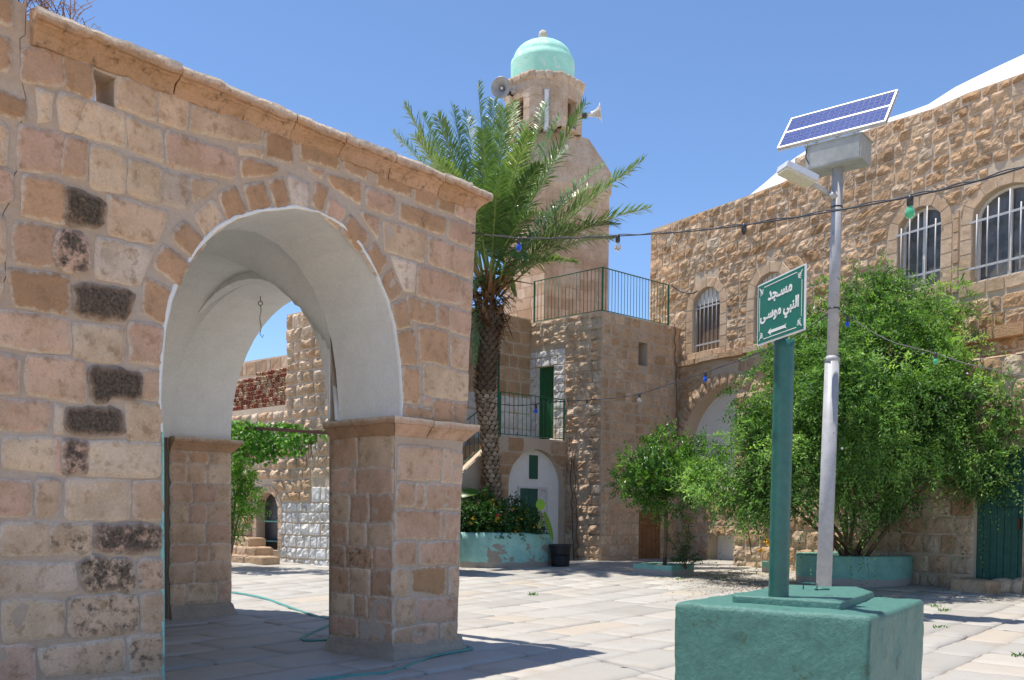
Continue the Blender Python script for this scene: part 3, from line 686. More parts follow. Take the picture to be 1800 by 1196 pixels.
# ------------------------------------------------------------------ neighbouring wall left of the crack
nw = Acc(); cg = [(p[0]-.006, p[1]) for p in crack]
nw.slab(FF, [(cg[-1][0]-4.0, -.1), (cg[-1][0], -.1)] + cg[::-1][:-2] + [(cg[1][0], FF.pix(36, 4)[1]), (FF.pix(21, 4)[0], FF.pix(36, 4)[1]), (FF.pix(20, 0)[0], 5.95), (cg[-1][0]-4.0, 5.95)], [], -.001, -1.0, 0)
S = []
for t in [(-60,-25,21,0,20,46,-60,22,.1),(-60,48,17,70,15,128,-60,105,.15),(-60,140,46,178,44,212,-60,185,.05,.2),(-60,200,10,220,10,293,-60,275,.6),(-60,288,21,302,18,352,-50,362,.4),(-60,372,6,384,7,460,-60,452,.6),(-60,470,4,480,-8,540,-60,525,.5)]: sq(*t)
add_stones(nw, FF, S, 1)
uu = FF.pix(-62, 300)[0]
add_stones(nw, FF, courses(cg[-1][0]-4.0, uu-.02, 0, 5.9, (.26, .36), (.3, .7), seed=31, dep=.014, rough=.014, jit=.009), 1)
nw.build('stone_wall', [M_PMORT, M_PORCH], label='taller tan stone wall at the left edge, split from the porch by a jagged crack', cat='wall')
# ------------------------------------------------------------------ large building on the right
def wallkw(**k):
    d = dict(dep=.018, bulge=.0, rough=.042, gap=.013, res=.06, jit=.013, fw=.10, bw=.02, cr=.10, ew=.05, facet=.046); d.update(k); return d
B1 = wallframe(4.434, 30.3, 15.08, 12.0); LB1 = (Vector((15.08, 12, 0))-Vector((4.434, 30.3, 0))).length; HB = 10.8
def a1(px, py): return B1.pix(px, py)
b1 = thing('stone_building', (10.0, 21.0, 0), 'long two storey building of rough tan stone with barred arched windows on the right', 'building')
def arch_hole(fr, pxl, pxr, pysill, pyspring, pytop, pt=1.0):
    pc = (pxl+pxr)/2; al = fr.pix(pxl, (pysill+pyspring)/2)[0]; ar = fr.pix(pxr, (pysill+pyspring)/2)[0]; ac = (al+ar)/2
    return dict(uc=ac, hw=(ar-al)/2, z0=fr.pix(pc, pysill)[1], zs=fr.pix(pc, pyspring)[1], zt=fr.pix(pc, pytop)[1])
wins = [arch_hole(B1, 1218, 1265, 616, 531, 505), arch_hole(B1, 1326, 1380, 600, 507, 479), arch_hole(B1, 1578, 1653, 507, 396, 364), arch_hole(B1, 1709, 1826, 484, 366, 325)]
for W_ in wins: W_['path'] = arch_path(W_['uc'], W_['hw'], W_['z0'], W_['zs'], W_['zt'], 14)
alc = dict(uc=a1(1272, 800)[0], hw=1.95, z0=0, zs=3.35, zt=a1(1267, 680)[1]); alc['path'] = arch_path(alc['uc'], alc['hw'], -.1, alc['zs'], alc['zt'], 18)
body = Acc(); holes = [w_['path'] for w_ in wins]+[alc['path']]
TOPL = [a1(1397, 279), a1(1396.5, 313), a1(1307, 347)]; HR = a1(1800, 128)[1]
outl = [(0, -.1)] + alc['path'] + [(LB1, -.1), (LB1, HR), a1(1800, 128), a1(1700, 164), a1(1637, 192), a1(1555, 217)] + TOPL + [(0, a1(1143, 405)[1])]
HL = a1(1143, 405)[1]
body.slab(B1, outl, [w_['path'] for w_ in wins], 0, -.55, 0)
body.prism(B1, [(0, -.1), (.55, -.1), (.55, HL-.02), (0, HL-.02)], -.552, -7, 0)           # gable end going back
body.prism(B1, [(.55, HB-.6), (LB1, HB-.6), (LB1, HB-.35), (.55, HB-.35)], -.56, -8, 1)  # roof deck
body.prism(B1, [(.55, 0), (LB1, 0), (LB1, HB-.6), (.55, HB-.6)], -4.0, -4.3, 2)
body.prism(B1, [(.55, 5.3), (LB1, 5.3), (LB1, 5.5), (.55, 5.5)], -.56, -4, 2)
body.build('wall', [M_FMORT, M_ROOFW, M_DARKIN], b1)
st = Acc(); rings = []; S = []
tn = lambda a_, b_, r: (r.uniform(.4, .9), r.uniform(.4, .6), 0)
for i, w_ in enumerate(wins):
    v_, q_ = voussoirs(w_['path'], .30, .33, 50+i, dep=.016, rough=.01, gap=.005, res=.12, tonef=tn); w_['S'] = v_; rings.append(q_)
SM = Acc(); 
# dressed stone sills and piers between the two right windows
for w_ in wins:
    w_['S'] += courses(w_['uc']-w_['hw']-.3, w_['uc']+w_['hw']+.3, w_['z0']-.30, w_['z0'], (.29, .31), (.5, .9), seed=int(w_['uc']*10), dep=.035, rough=.01, gap=.005, tonef=tn)
between = [(wins[2]['uc']+wins[2]['hw']+.3, wins[2]['z0']-.3), (wins[3]['uc']-wins[3]['hw']-.3, wins[2]['z0']-.3), (wins[3]['uc']-wins[3]['hw']-.3, wins[2]['zs']+.1), (wins[2]['uc']+wins[2]['hw']+.3, wins[2]['zs']+.1)]
S += courses(between[0][0], between[1][0], between[0][1], between[2][1], (.3, .4), (.3, .6), seed=8, dep=.032, rough=.01, gap=.005, tonef=tn)
add_stones(SM, B1, S, 0)
SM.build('dressed_stones', M_SMOOTH, b1)
for w_ in wins: SM = Acc(); add_stones(SM, B1, w_['S'], 0); SM.build('window_surround', M_SMOOTH, b1)
hp = [q for q in rings] + [[(w_['uc']-w_['hw']-.3, w_['z0']-.3), (w_['uc']+w_['hw']+.3, w_['z0']-.3), (w_['uc']+w_['hw']+.3, w_['z0']+.1), (w_['uc']-w_['hw']-.3, w_['z0']+.1)] for w_ in wins] + [between]
va_, qa = voussoirs(alc['path'][1:-1], .42, .3, 61, dep=.04, rough=.04, bulge=.03, gap=.01, res=.08, tonef=lambda a_, b_, r: (r.uniform(.2, .8), r.uniform(.35, .6), 0))
qa = [(qa[0][0], -.1)] + qa + [(qa[-1][0], -.1)]
def far_tone(a_, b_, r):
    g = r.gauss(.5, .16); return (min(1, max(0, r.gauss(.42, .25))), min(.9, max(.15, g)), .1*(r.random() < .06))
topo = [(q_[0]-.02, q_[1]) for q_ in (outl[-1], TOPL[2], TOPL[1], TOPL[0], a1(1555, 217), a1(1637, 192), a1(1700, 164), a1(1800, 128), (LB1, HR))]
def ztop(x_): return float(np.interp(x_, [q_[0] for q_ in topo], [q_[1] for q_ in topo]))
SS_ = courses(.0, LB1-4, 0, HR+.3, (.27, .36), (.30, .60), holes=hp+[qa], seed=77, tonef=far_tone, **wallkw())
S2 = []
for s_ in SS_:
    q = [list(p_) for p_ in s_['q']]; zt3, zt2 = ztop(q[3][0]), ztop(q[2][0])
    if q[0][1] > zt3-.08 or q[1][1] > zt2-.08: continue
    q[3][1] = min(q[3][1], zt3); q[2][1] = min(q[2][1], zt2); s_['q'] = q; S2.append(s_)
SS_ = S2
add_stones(st, B1, SS_+va_, 0)
st.build('facing_stones', M_FAR, b1)
# string courses
lg = Acc(); r_ = random.Random(4)
zc = a1(1235, 634)[1]; x = a1(1197, 638)[0]; xe = a1(1420, 560)[0]
while x < xe:
    L = r_.uniform(.4, .9); lg.box(B1.pt(x+L/2, zc+r_.uniform(-.02, .02), .07), (L-.015, .22, .15), (B1.U, B1.N, B1.V), 0, (r_.random(), .5, 0, 0)); x += L
lg.build('string_course', M_FAR, b1); lg = Acc(); zc = a1(1750, 588)[1]; x = a1(1664, 600)[0]
while x < LB1-4:
    L = r_.uniform(.5, 1.1); lg.box(B1.pt(x+L/2, zc+r_.uniform(-.01, .01), .1), (L-.015, .30, .26), (B1.U, B1.N, B1.V), 0, (r_.random(), .5, 0, 0)); x += L
lg.build('string_course', M_FAR, b1)
pl = Acc(); pl.prism(B1, [(alc['uc']-2.4, -.1), (alc['uc']+2.4, -.1), (alc['uc']+2.4, 5.4), (alc['uc']-2.4, 5.4)], -.5, -.62, 0)
pl.build('alcove_plaster', [M_WHITE, M_DARKIN], b1)
pl = Acc(); dkh = [(a1(1240, 950)[0], 0), (a1(1312, 950)[0], 0), (a1(1312, 950)[0], .95), (a1(1240, 950)[0], .95)]
pl.slab(B1, [(alc['uc']-1.94, 0), dkh[0]] + [dkh[3], dkh[2]] + [dkh[1], (alc['uc']+1.94, 0), (alc['uc']+1.94, 2.3), (alc['uc']-1.94, 2.3)], [], -.12, -.49, 1)
add_stones(pl, B1.off(-.12), courses(alc['uc']-1.94, alc['uc']+1.94, 0, 2.3, (.28, .36), (.3, .6), holes=[dkh], seed=63, **wallkw(rough=.05)), 0)
pl.build('alcove_base', [M_FAR, M_FMORT], b1)
# windows
def barred_window(W_, style):
    fr = Acc(); g = Acc(); br = Acc(); uc, hw, z0, zs, zt = (W_[k_] for k_ in ('uc', 'hw', 'z0', 'zs', 'zt'))
    inner = arch_path(uc, hw+.03, z0-.03, zs, zt+.03, 14)
    win = bpy.data.objects.new('window', None); COL.objects.link(win); win.parent = b1; win.location = B1.pt(uc, z0) - b1.location
    if style == 'board':
        zz = zs-.02
        g.prism(B1, [(uc-hw-.03, z0-.02), (uc+hw+.03, z0-.02), (uc+hw+.03, zz), (uc-hw-.03, zz)], -.2, -.24, 0)
        g.prism(B1, [(uc-hw-.03, zz+.01)]+[p for p in inner if p[1] > zz+.01]+[(uc+hw+.03, zz+.01)], -.17, -.22, 1)
        g.build('shutter', [paint_mat('brown_shutter', (.20, .13, .085), (.15, .10, .07), .7), M_WHITE], win)
    else:
        g.prism(B1, inner, -.26, -.28, 0); g.build('pane', M_GLASS, win)
        P_ = arch_path(uc, hw, z0, zs, zt, 14); Q_ = offset_path(P_, -.055)
        for i in range(len(P_)-1):
            fr.add([tuple(B1.pt(*P_[i], -.2)), tuple(B1.pt(*P_[i+1], -.2)), tuple(B1.pt(*Q_[i+1], -.2)), tuple(B1.pt(*Q_[i], -.2)), tuple(B1.pt(*Q_[i+1], -.25)), tuple(B1.pt(*Q_[i], -.25))], [[0, 1, 2, 3], [3, 2, 4, 5]])
        fr.bar(B1.pt(uc, z0, -.22), B1.pt(uc, zt, -.22), .07, .05, B1.N); 
        fr.bar(B1.pt(uc-hw, z0+.03, -.21), B1.pt(uc+hw, z0+.03, -.21), .06, .06, B1.V)
        fr.build('frame', M_FRAMEW, win)
    nb = {'board': 7}.get(style, max(5, int(round(hw*2/.24)))); o = -.08 if style == 'board' else .035
    for i in range(nb):
        x_ = uc-hw+ (i+.5)*2*hw/nb if style != 'board' else uc-hw+(i+.3)*2*hw/(nb-.4)
        top = zs+(zt-zs)*math.sqrt(max(0, 1-((x_-uc)/hw)**2))-.04 if style == 'board' else zs+.15+(.12 if i % 2 else 0)+(.1 if abs(x_-uc) < hw*.5 else -.12)
        br.tube([B1.pt(x_, z0+(.0 if style == 'board' else .06), o), B1.pt(x_, top, o)], .013 if style == 'board' else .016, 6)
    for zz in ([z0+.22, zs-.12] if style == 'board' else [z0+.30, zs-.12]):
        br.bar(B1.pt(uc-hw-.05, zz, o+.005), B1.pt(uc+hw+.05, zz, o+.005), .014, .05, B1.V)
    br.build('grille', M_BARS, win)
barred_window(wins[0], 'board'); barred_window(wins[1], 'board'); barred_window(wins[2], 'glass'); barred_window(wins[3], 'sash')
# white roof vaults showing over the parapet
def roof_vault(px_line, back, seed):
    f_ = B1.off(-back); A_ = [f_.pix(x_, y_) for x_, y_ in px_line]; xs_2 = np.linspace(A_[0][0], A_[-1][0], 30); zt_2 = np.interp(xs_2, [p[0] for p in A_], [p[1] for p in A_]); ss = np.linspace(0, 6, 14); a = Acc()
    V = [tuple(f_.pt(x, z0, 0)) for x in xs_2 for z0 in [HB-1.0]]; vs = []
    for s_i, s_ in enumerate([None]+list(ss)):
        for x, z in zip(xs_2, zt_2): vs.append(tuple(f_.pt(x, HB-1.2 if s_ is None else z-.12*math.exp(-s_*5)+.10*s_-.03*s_*s_, 0 if s_ is None else -s_)))
    n = 30; a.add(vs, [[i*n+j, i*n+j+1, (i+1)*n+j+1, (i+1)*n+j] for i in range(14) for j in range(n-1)], 0, None, True); a.build('roof_vault', M_ROOFW, b1)
roof_vault([(1298, 356), (1318, 336), (1345, 314), (1370, 292), (1395, 272), (1425, 252), (1470, 235)], .7, 1)
roof_vault([(1480, 240), (1530, 214), (1560, 200), (1600, 187), (1632, 175), (1655, 160), (1680, 144), (1710, 129), (1755, 107), (1800, 86), (1860, 62), (1960, 30)], .7, 2)

# lower projecting wall with the dark green door
L0 = B1.pt(a1(1352, 900)[0], 0, 1.3)
LW = Frame(L0, B1.U, B1.V, B1.N); lw = thing('low_stone_wall', L0, 'lower thick stone wall behind the bush, holding the dark green plank door', 'wall')
ZL = LW.pix(1775, 624)[1]; LL = 13.0
dl, dr = LW.pix(1713, 900)[0], LW.pix(1799, 900)[0]; dz0, dz1 = LW.pix(1755, 1030)[1], LW.pix(1765, 789)[1]
dh = [(dl, dz0), (dr, dz0), (dr, dz1), (dl, dz1)]
a = Acc(); a.slab(LW, [(0, -.1), (LL, -.1), (LL, ZL), (0, ZL)], [dh], 0, -1.25, 0); a.build('wall', M_FMORT, lw)
a = Acc(); S = courses(0, LL, 0, ZL-.0, (.34, .46), (.4, .8), holes=[dh], seed=90, tonef=lambda a_, b_, r: (r.uniform(.1, .95), r.uniform(.3, .6), .25*(b_ < 1.0)*r.random()), **wallkw(rough=.035, bulge=.02, dep=.025))
add_stones(a, LW, S, 0)
cf = Frame(LW.pt(0, ZL, -1.25), B1.U, B1.N, (0, 0, 1)); add_stones(a, cf, courses(0, LL, 0, 1.28, (.5, .7), (.5, 1.0), seed=91, dep=.03, rough=.02), 0)
ef = wallframe(LW.pt(0, 0, -1.28).x, LW.pt(0, 0, -1.28).y, LW.pt(0, 0, 0).x, LW.pt(0, 0, 0).y)
add_stones(a, Frame(ef.O, ef.U, ef.V, -B1.U), courses(0, 1.28, 0, ZL, (.34, .46), (.4, .8), seed=93, **wallkw(rough=.04, bulge=.03)), 0)
a.build('facing_stones', M_FAR, lw)
dr_ = Acc(); n = 7
for i in range(n):
    x0, x1 = dl+(dr-dl)*i/n, dl+(dr-dl)*(i+1)/n; dr_.box(LW.pt((x0+x1)/2, (dz0+dz1)/2, -.12+RNG.uniform(-.006, .006)), (x1-x0-.012, .05, dz1-dz0), (LW.U, LW.N, LW.V))
dr_.prism(LW, [(dl, dz0), (dr, dz0), (dr, dz1), (dl, dz1)], -.15, -.19, 0)
do = dr_.build('door', M_DOORG, lw); do['label'] = 'dark green plank door'
hd = Acc(); hd.box(LW.pt(dr-.12, 1.45, -.06), (.05, .05, .22), (LW.U, LW.N, LW.V)); hd.build('handle', M_RUST, do)
def scrawl(fr, lines, mat, name, parent, r=.008):
    a = Acc()
    for l in lines: a.tube([fr.pt(x_, z_, o_) for x_, z_, o_ in l], r, 4)
    return a.build(name, mat, parent)
sc_px = [[(1748, 878), (1753, 880), (1759, 877), (1766, 879), (1772, 876), (1778, 879), (1784, 876), (1789, 873)], [(1757, 869), (1761, 870)], [(1771, 868), (1776, 867)], [(1752, 893), (1757, 889), (1762, 893), (1768, 891), (1773, 894), (1779, 890), (1786, 892), (1790, 887)], [(1786, 868), (1784, 874)]]
scrawl(LW, [[(*LW.pix(x_, y_), -.088) for x_, y_ in l] for l in sc_px], M_BLACK, 'painted_scrawl', do)

# ------------------------------------------------------------------ stair block with the terrace
C2 = Vector((2.545, 26.6, 0)); K = Vector((.52, 28.42, 0)); E2 = Vector((5.25, 29.04, 0))
BR = wallframe(C2.x, C2.y, E2.x, E2.y); BL = wallframe(K.x, K.y, C2.x, C2.y)
LBR = (E2-C2).length; LBL = (C2-K).length; ZT2 = BR.pix(1057, 546)[1]
bk = thing('terrace_block', C2, 'square stone block with a railed roof terrace, a slit window and a green balcony door', 'building')
slit = [BR.pix(1122, 642), BR.pix(1138, 643), BR.pix(1138, 604), BR.pix(1122, 603)]
slit = [(slit[0][0], slit[0][1]), (slit[1][0], slit[0][1]), (slit[1][0], slit[2][1]), (slit[0][0], slit[2][1])]
a0, a1_ = BR.pix(1123, 930)[0], BR.pix(1161, 930)[0]; wd = [(a0, .1), (a1_, .1), (a1_, BR.pix(1140, 898)[1]), (a0, BR.pix(1140, 898)[1])]
g0, g1 = BL.pix(942, 700)[0], BL.pix(973, 700)[0]; gd = [(g0, BL.pix(957, 772)[1]), (g1, BL.pix(957, 772)[1]), (g1, BL.pix(957, 645)[1]), (g0, BL.pix(957, 645)[1])]
a = Acc(); a.slab(BR, [(0, -.1), (LBR+.3, -.1), (LBR+.3, ZT2), (0, ZT2)], [slit, wd], 0, -.4, 0)
a.slab(BL, [(0, -.1), (LBL-.41, -.1), (LBL-.41, ZT2), (0, ZT2)], [gd], 0, -.4, 0)
# inner mass and terrace floor
def plan_prism(acc, pts, z0, z1, mat=0):
    n = len(pts); vs = [(p[0], p[1], z0) for p in pts]+[(p[0], p[1], z1) for p in pts]
    acc.add(vs, [list(range(n))[::-1], [n+i for i in range(n)]]+[[i, (i+1) % n, n+(i+1) % n, n+i] for i in range(n)], mat)
pc = C2-BR.N*.41-BL.N*.41; 
plan_prism(a, [(K.x-BL.N.x*.6, K.y-BL.N.y*.6), (pc.x+.0, pc.y+.25), (5.2, 29.8), (4.4, 37), (-3.5, 37), (-1.5, 29.9)], 0, ZT2-.15, 0)
a.build('wall', M_FMORT, bk)
wz = BL.pix(957, 617)[1]; w0_ = BL.pix(925, 700)[0]; w1_ = BL.pix(993, 700)[0]
white = [(w0_-.5, gd[0][1]-.3), (w1_, gd[0][1]-.3), (w1_, wz), (w0_+.1, wz)]
a = Acc()
S = courses(0, LBR, 0, ZT2, (.27, .34), (.3, .5), holes=[slit, wd], seed=101, tonef=lambda a_, b_, r: (r.uniform(.2, .8) if b_ > 2.6 else r.uniform(.55, 1), r.uniform(.5, .85), 0), **wallkw(rough=.03, dep=.01, res=.08, facet=.022))
add_stones(a, BR, S, 0)
ltone = lambda a_, b_, r: (r.uniform(.3, 1), r.uniform(.35, .7), 0)
S = courses(0, LBL, 0, ZT2, (.27, .36), (.3, .55), holes=[gd, white], seed=102, tonef=ltone, **wallkw(rough=.06, facet=.05))
add_stones(a, BL, S, 0)
a.build('facing_stones', M_FAR, bk)
a = Acc(); S = courses(white[0][0], white[1][0], white[0][1], white[2][1], (.24, .3), (.25, .4), holes=[gd], seed=103, **wallkw(rough=.035, facet=.01, gap=.006))
add_stones(a, BL, S, 0); a.build('limewashed_surround', M_LIMEW, bk)
a = Acc(); 
for i in range(4):
    x0 = g0+(g1-g0)*i/4; a.box(BL.pt(x0+(g1-g0)/8, (gd[0][1]+gd[2][1])/2, -.16), ((g1-g0)/4-.01, .04, gd[2][1]-gd[0][1]), (BL.U, BL.N, BL.V))
for z_ in (.25, .55, .85): zz_ = gd[0][1]+(gd[2][1]-gd[0][1])*z_; a.bar(BL.pt(g0+.03, zz_, -.135), BL.pt(g1-.03, zz_, -.135), .012, .07, (0, 0, 1))
a.box(BL.pt(g1-.12, (gd[0][1]+gd[2][1])/2, -.12), (.04, .04, .16), (BL.U, BL.N, BL.V), 0)
a.prism(BL, gd, -.18, -.22, 0); o = a.build('door', M_DOORG2, bk); o['label'] = 'bright green balcony door'
a = Acc(); a.prism(BL, [(g0-.04, gd[0][1]), (g0+.03, gd[0][1]), (g0+.03, gd[2][1]), (g0-.04, gd[2][1])], -.02, -.15, 0); a.build('door_frame', M_LIMEW, o)
a = Acc()
for i in range(5):
    x0 = a0+(a1_-a0)*i/5; a.box(BR.pt(x0+(a1_-a0)/10, (wd[0][1]+wd[2][1])/2, -.05+i*.004), ((a1_-a0)/5-.012, .05, wd[2][1]-wd[0][1]), (BR.U, BR.N, BR.V))
a.box(BR.pt((a0+a1_)/2, 1.3, .0), (a1_-a0-.05, .04, .12), (BR.U, BR.N, BR.V)); o = a.build('door', M_WOOD, bk); o['label'] = 'low brown plank door'
a = Acc(); a.prism(BR, slit, -.38, -.41, 0); a.build('slit_window', M_BARK, bk)
def railing(parent, pts, h, spacing, mat=M_GRN, posts=True, barr=.009, mid=False):
    a = Acc(); pts = [Vector(p) for p in pts]
    for p, q in zip(pts, pts[1:]):
        a.bar(p+Vector((0, 0, h)), q+Vector((0, 0, h)), .045, .02); a.bar(p+Vector((0, 0, .06)), q+Vector((0, 0, .06)), .04, .018)
        L = (q-p).length; n = max(1, int(L/spacing))
        for i in range(1, n): c = p+(q-p)*i/n; a.tube([c+Vector((0, 0, .06)), c+Vector((0, 0, h))], barr, 5)
    a.build('railing', mat, parent)
    for p in pts: b = Acc(); b.bar(p-Vector((0, 0, .05)), p+Vector((0, 0, h+.01)), .055, .055, (1, 0, 0)); b.build('railing_post', mat, parent)
Lr = BL.pt(.03, ZT2, -.12); Cr = Vector((C2.x, C2.y, ZT2))-BL.N*.12-BR.N*.12; Er = BR.pt(BR.pix(1180, 560)[0], ZT2, -.12)
railing(bk, [Lr, Cr, Er], 1.28, .135)
# climbing bare stems and drain on both sides
a = Acc(); r_ = random.Random(8)
for (fr_, px0, py0, py1) in [(BR, 1186, 570, 770), (BL, 1008, 770, 985), (BL, 1015, 790, 985)]:
    pts = []
    for i in range(16): y_ = py0+(py1-py0)*i/15; q = fr_.pix(px0+r_.uniform(-2, 2)+(i-8)*.4, y_); pts.append(fr_.pt(q[0], q[1], .07))
    a = Acc(); a.tube(pts, .018, 5); a.build('dry_stem', M_BARK, bk)

# wall to the left of the block, behind the palm
KL = K-Vector((1.11, 1, 0))*3.0
B3 = wallframe(KL.x, KL.y, K.x, K.y); L3 = (K-KL).length; Z3 = B3.pix(905, 556)[1]
b3 = thing('stair_wall', KL, 'plain dressed stone wall behind the palm, limewashed along its foot', 'wall')
a = Acc(); a.prism(B3, [(0, -.1), (L3, -.1), (L3, Z3), (0, Z3)], 0, -.4, 0); a.build('wall', M_FMORT, b3)
zw = B3.pix(900, 697)[1]
a = Acc(); add_stones(a, B3, courses(0, L3, zw, Z3, (.36, .48), (.4, .7), seed=111, tonef=lambda a_, b_, r: (r.uniform(.0, .5), r.uniform(.35, .55), 0), **wallkw(rough=.012, bulge=.008, dep=.015, res=.15, gap=.006, facet=0)), 0)
a.build('facing_stones', M_FAR, b3)
a = Acc(); add_stones(a, B3, courses(0, L3, 2.0, zw, (.36, .48), (.5, .9), seed=112, **wallkw(rough=.012, bulge=.006, dep=.014, res=.15, gap=.004, facet=0)), 0); a.build('limewash_band', M_LIMEW, b3)

# landing and stair
NL = Vector((-.32, 25.7, 0)); NR = Vector((1.58, 27.41, 0)); NF0 = NL-Vector((.743, .669, 0))*4.4
LN = wallframe(NF0.x, NF0.y, NR.x, NR.y); LLn = (NR-NF0).length; zf = LN.pix(930, 770)[1]; xl = (NL-NF0).length
ld = thing('stone_stair', NL, 'stone stair and landing with a green railing over a white plastered archway', 'stairs')
al0, al1 = LN.pix(894, 850)[0], LN.pix(996, 850)[0]; al1 = min(al1, LLn-.08); zt_ = LN.pix(943, 790)[1]
lap = arch_path((al0+al1)/2, (al1-al0)/2, -.1, zt_-.95*(al1-al0)/2, zt_, 18)
nst = 14; run = .3
def stair_top(x): return zf if x >= xl else zf-(xl-x)*(zf-.3)/4.3
a = Acc(); a.slab(LN, [(0, -.1)]+[(lap[0][0], -.1)]+lap[1:-1]+[(lap[-1][0], -.1), (LLn, -.1), (LLn, zf), (xl, zf), (0, .25)], [], 0, -.3, 0)
a.prism(LN, [(xl, zf-.2), (LLn, zf-.2), (LLn, zf), (xl, zf)], -.301, -1.75, 0)
a.build('wall', M_FMORT, ld)
a = Acc(); S = courses(0, LLn, 0, zf, (.28, .36), (.35, .7), holes=[lap], seed=121, tonef=lambda a_, b_, r: (r.uniform(.0, .55), r.uniform(.3, .55), 0), **wallkw(rough=.025, bulge=.01, dep=.015, res=.1, facet=.012))
S = [s_ for s_ in S if s_['q'][3][1] < stair_top(s_['q'][3][0])+.05 and s_['q'][2][1] < stair_top(s_['q'][2][0])+.1]
add_stones(a, LN, S, 0); a.build('facing_stones', M_FAR, ld)
a = Acc()
for i in range(nst):
    x1 = xl-i*run*1.0; z1 = zf-(i+1)*(zf-.25)/(nst+1)
    a.box(LN.pt(x1-run/2, z1/2, -.95), (run-.004, 1.3, z1), (LN.U, LN.N, LN.V), 0, (.8, .6, 0, 0))
a.build('steps', M_SMOOTH, ld)
a = Acc(); a.prism(LN, [(al0-.1, -.1), (al1+.1, -.1), (al1+.1, zf-.25), (al0-.1, zf-.25)], -.22, -.28, 0); o = a.build('arch_plaster', M_WHITE, ld)
a = Acc(); q0, q1 = LN.pix(921, 900)[0], LN.pix(953, 900)[0]; q2 = LN.pix(968, 900)[0]; zt3 = LN.pix(945, 859)[1]
a.prism(LN, [(q0, .1), (q1, .1), (q1, zt3), (q0, zt3)], -.19, -.215, 0); a.prism(LN, [(q1-.03, .1), (q2, .1), (q2, zt3), (q1-.03, zt3)], -.205, -.218, 1); o = a.build('door', [M_DOORG, M_LIMEW], ld); o['label'] = 'dark green door in the white arch'
a = Acc()
for z_ in (.7, 1.35): a.bar(LN.pt(q0+.02, z_, -.183), LN.pt(q1-.05, z_, -.183), .01, .05, (0, 0, 1))
a.bar(LN.pt((q0+q1)/2, .1, -.186), LN.pt((q0+q1)/2, zt3, -.186), .006, .012, LN.N); a.build('battens', M_GRN, o)
a = Acc()
for (x0, x1, z0_, z1_) in [(q0-.05, q0, .1, zt3+.05), (q2, q2+.05, .1, zt3+.05), (q0, q2, zt3, zt3+.05)]: a.prism(LN, [(x0, z0_), (x1, z0_), (x1, z1_), (x0, z1_)], -.17, -.219, 0)
a.build('door_frame', M_FRAMEW, ld)
a = Acc(); p0, p1 = LN.pix(939, 820)[0], LN.pix(954, 820)[0]; a.prism(LN, [(p0, LN.pix(946, 842)[1]), (p1, LN.pix(946, 842)[1]), (p1, LN.pix(946, 800)[1]), (p0, LN.pix(946, 800)[1])], -.2, -.215, 0); o = a.build('vent', M_DOORG, ld); a = Acc(); zv0, zv1 = LN.pix(946, 842)[1], LN.pix(946, 800)[1]
for i in range(9): a.prism(LN, [(p0+.01, zv0+(zv1-zv0)*(i+.15)/9), (p1-.01, zv0+(zv1-zv0)*(i+.15)/9), (p1-.01, zv0+(zv1-zv0)*(i+.6)/9), (p0+.01, zv0+(zv1-zv0)*(i+.6)/9)], -.185, -.199, 0)
a.build('louvre', M_GRN, o)
railing(ld, [LN.pt(xl+.02, zf, -.08), LN.pt(LLn-.02, zf, -.08)], 1.22, .16)
railing(ld, [LN.pt(xl-3.6, stair_top(xl-3.6)+.15, -.1), LN.pt(xl-1.35, stair_top(xl-1.35)+.15, -.1), LN.pt(xl, zf, -.1)], 1.15, .18)
pt_ = LN.pix(879, 617); a = Acc(); a.tube([LN.pt(pt_[0], zf-.5, -.05), LN.pt(pt_[0], pt_[1], -.05)], .032, 8); a.tube([LN.pt(pt_[0], pt_[1], -.05), LN.pt(pt_[0]-.2, pt_[1]+.2, -.05)], .015, 6, 0); a.build('tall_post', M_GRN, ld)

# ------------------------------------------------------------------ minaret
mc = Wd(982, 900, 34.6); mc.z = 0
mn = thing('minaret', mc, 'pale stone minaret with a mint green dome rising behind the palm', 'minaret')
def ipt(px, py, d=34.0): return Wd(px, py, d)
kl = Wd(957, 520, 33.2); rr = Wd(1069, 520, 34.6); lf = Wd(884, 520, 34.8)      # near corner, right and left corners
kl.z = rr.z = lf.z = 0; bc = rr+lf-kl
zs_top = ipt(1065, 335)[2]; z_cap0 = ipt(1065, 330)[2]; z_cap1 = ipt(1000, 238)[2]; z_g0 = z_cap1; z_g1 = ipt(950, 150)[2]
a = Acc(); plan_prism(a, [kl, rr, bc, lf], 5, zs_top+.02)
MR = wallframe(kl.x, kl.y, rr.x, rr.y); ML = wallframe(lf.x, lf.y, kl.x, kl.y); LR_ = (rr-kl).length; LL_ = (kl-lf).length
mt = lambda a_, b_, r: (r.random(), r.uniform(.4, .6), 0)
a.build('shaft', M_MINA, mn)
a = Acc(); kw_ = dict(dep=.012, rough=.007, gap=.004, res=.2, jit=.004, bw=.012, cr=.02, ew=.02)
add_stones(a, MR, courses(0, LR_, 7, zs_top, (.36, .42), (.45, .8), seed=131, tonef=mt, **kw_), 0); add_stones(a, ML, courses(0, LL_, 7, zs_top, (.36, .42), (.45, .8), seed=132, tonef=mt, **kw_), 0)
a.build('facing_stones', M_MINA, mn)
cen = (kl+bc)/2; hs = LR_/2
def ring_pts(r_, n, rot, z): return [Vector((cen.x+r_*math.cos(rot+2*math.pi*i/n), cen.y+r_*math.sin(rot+2*math.pi*i/n), z)) for i in range(n)]
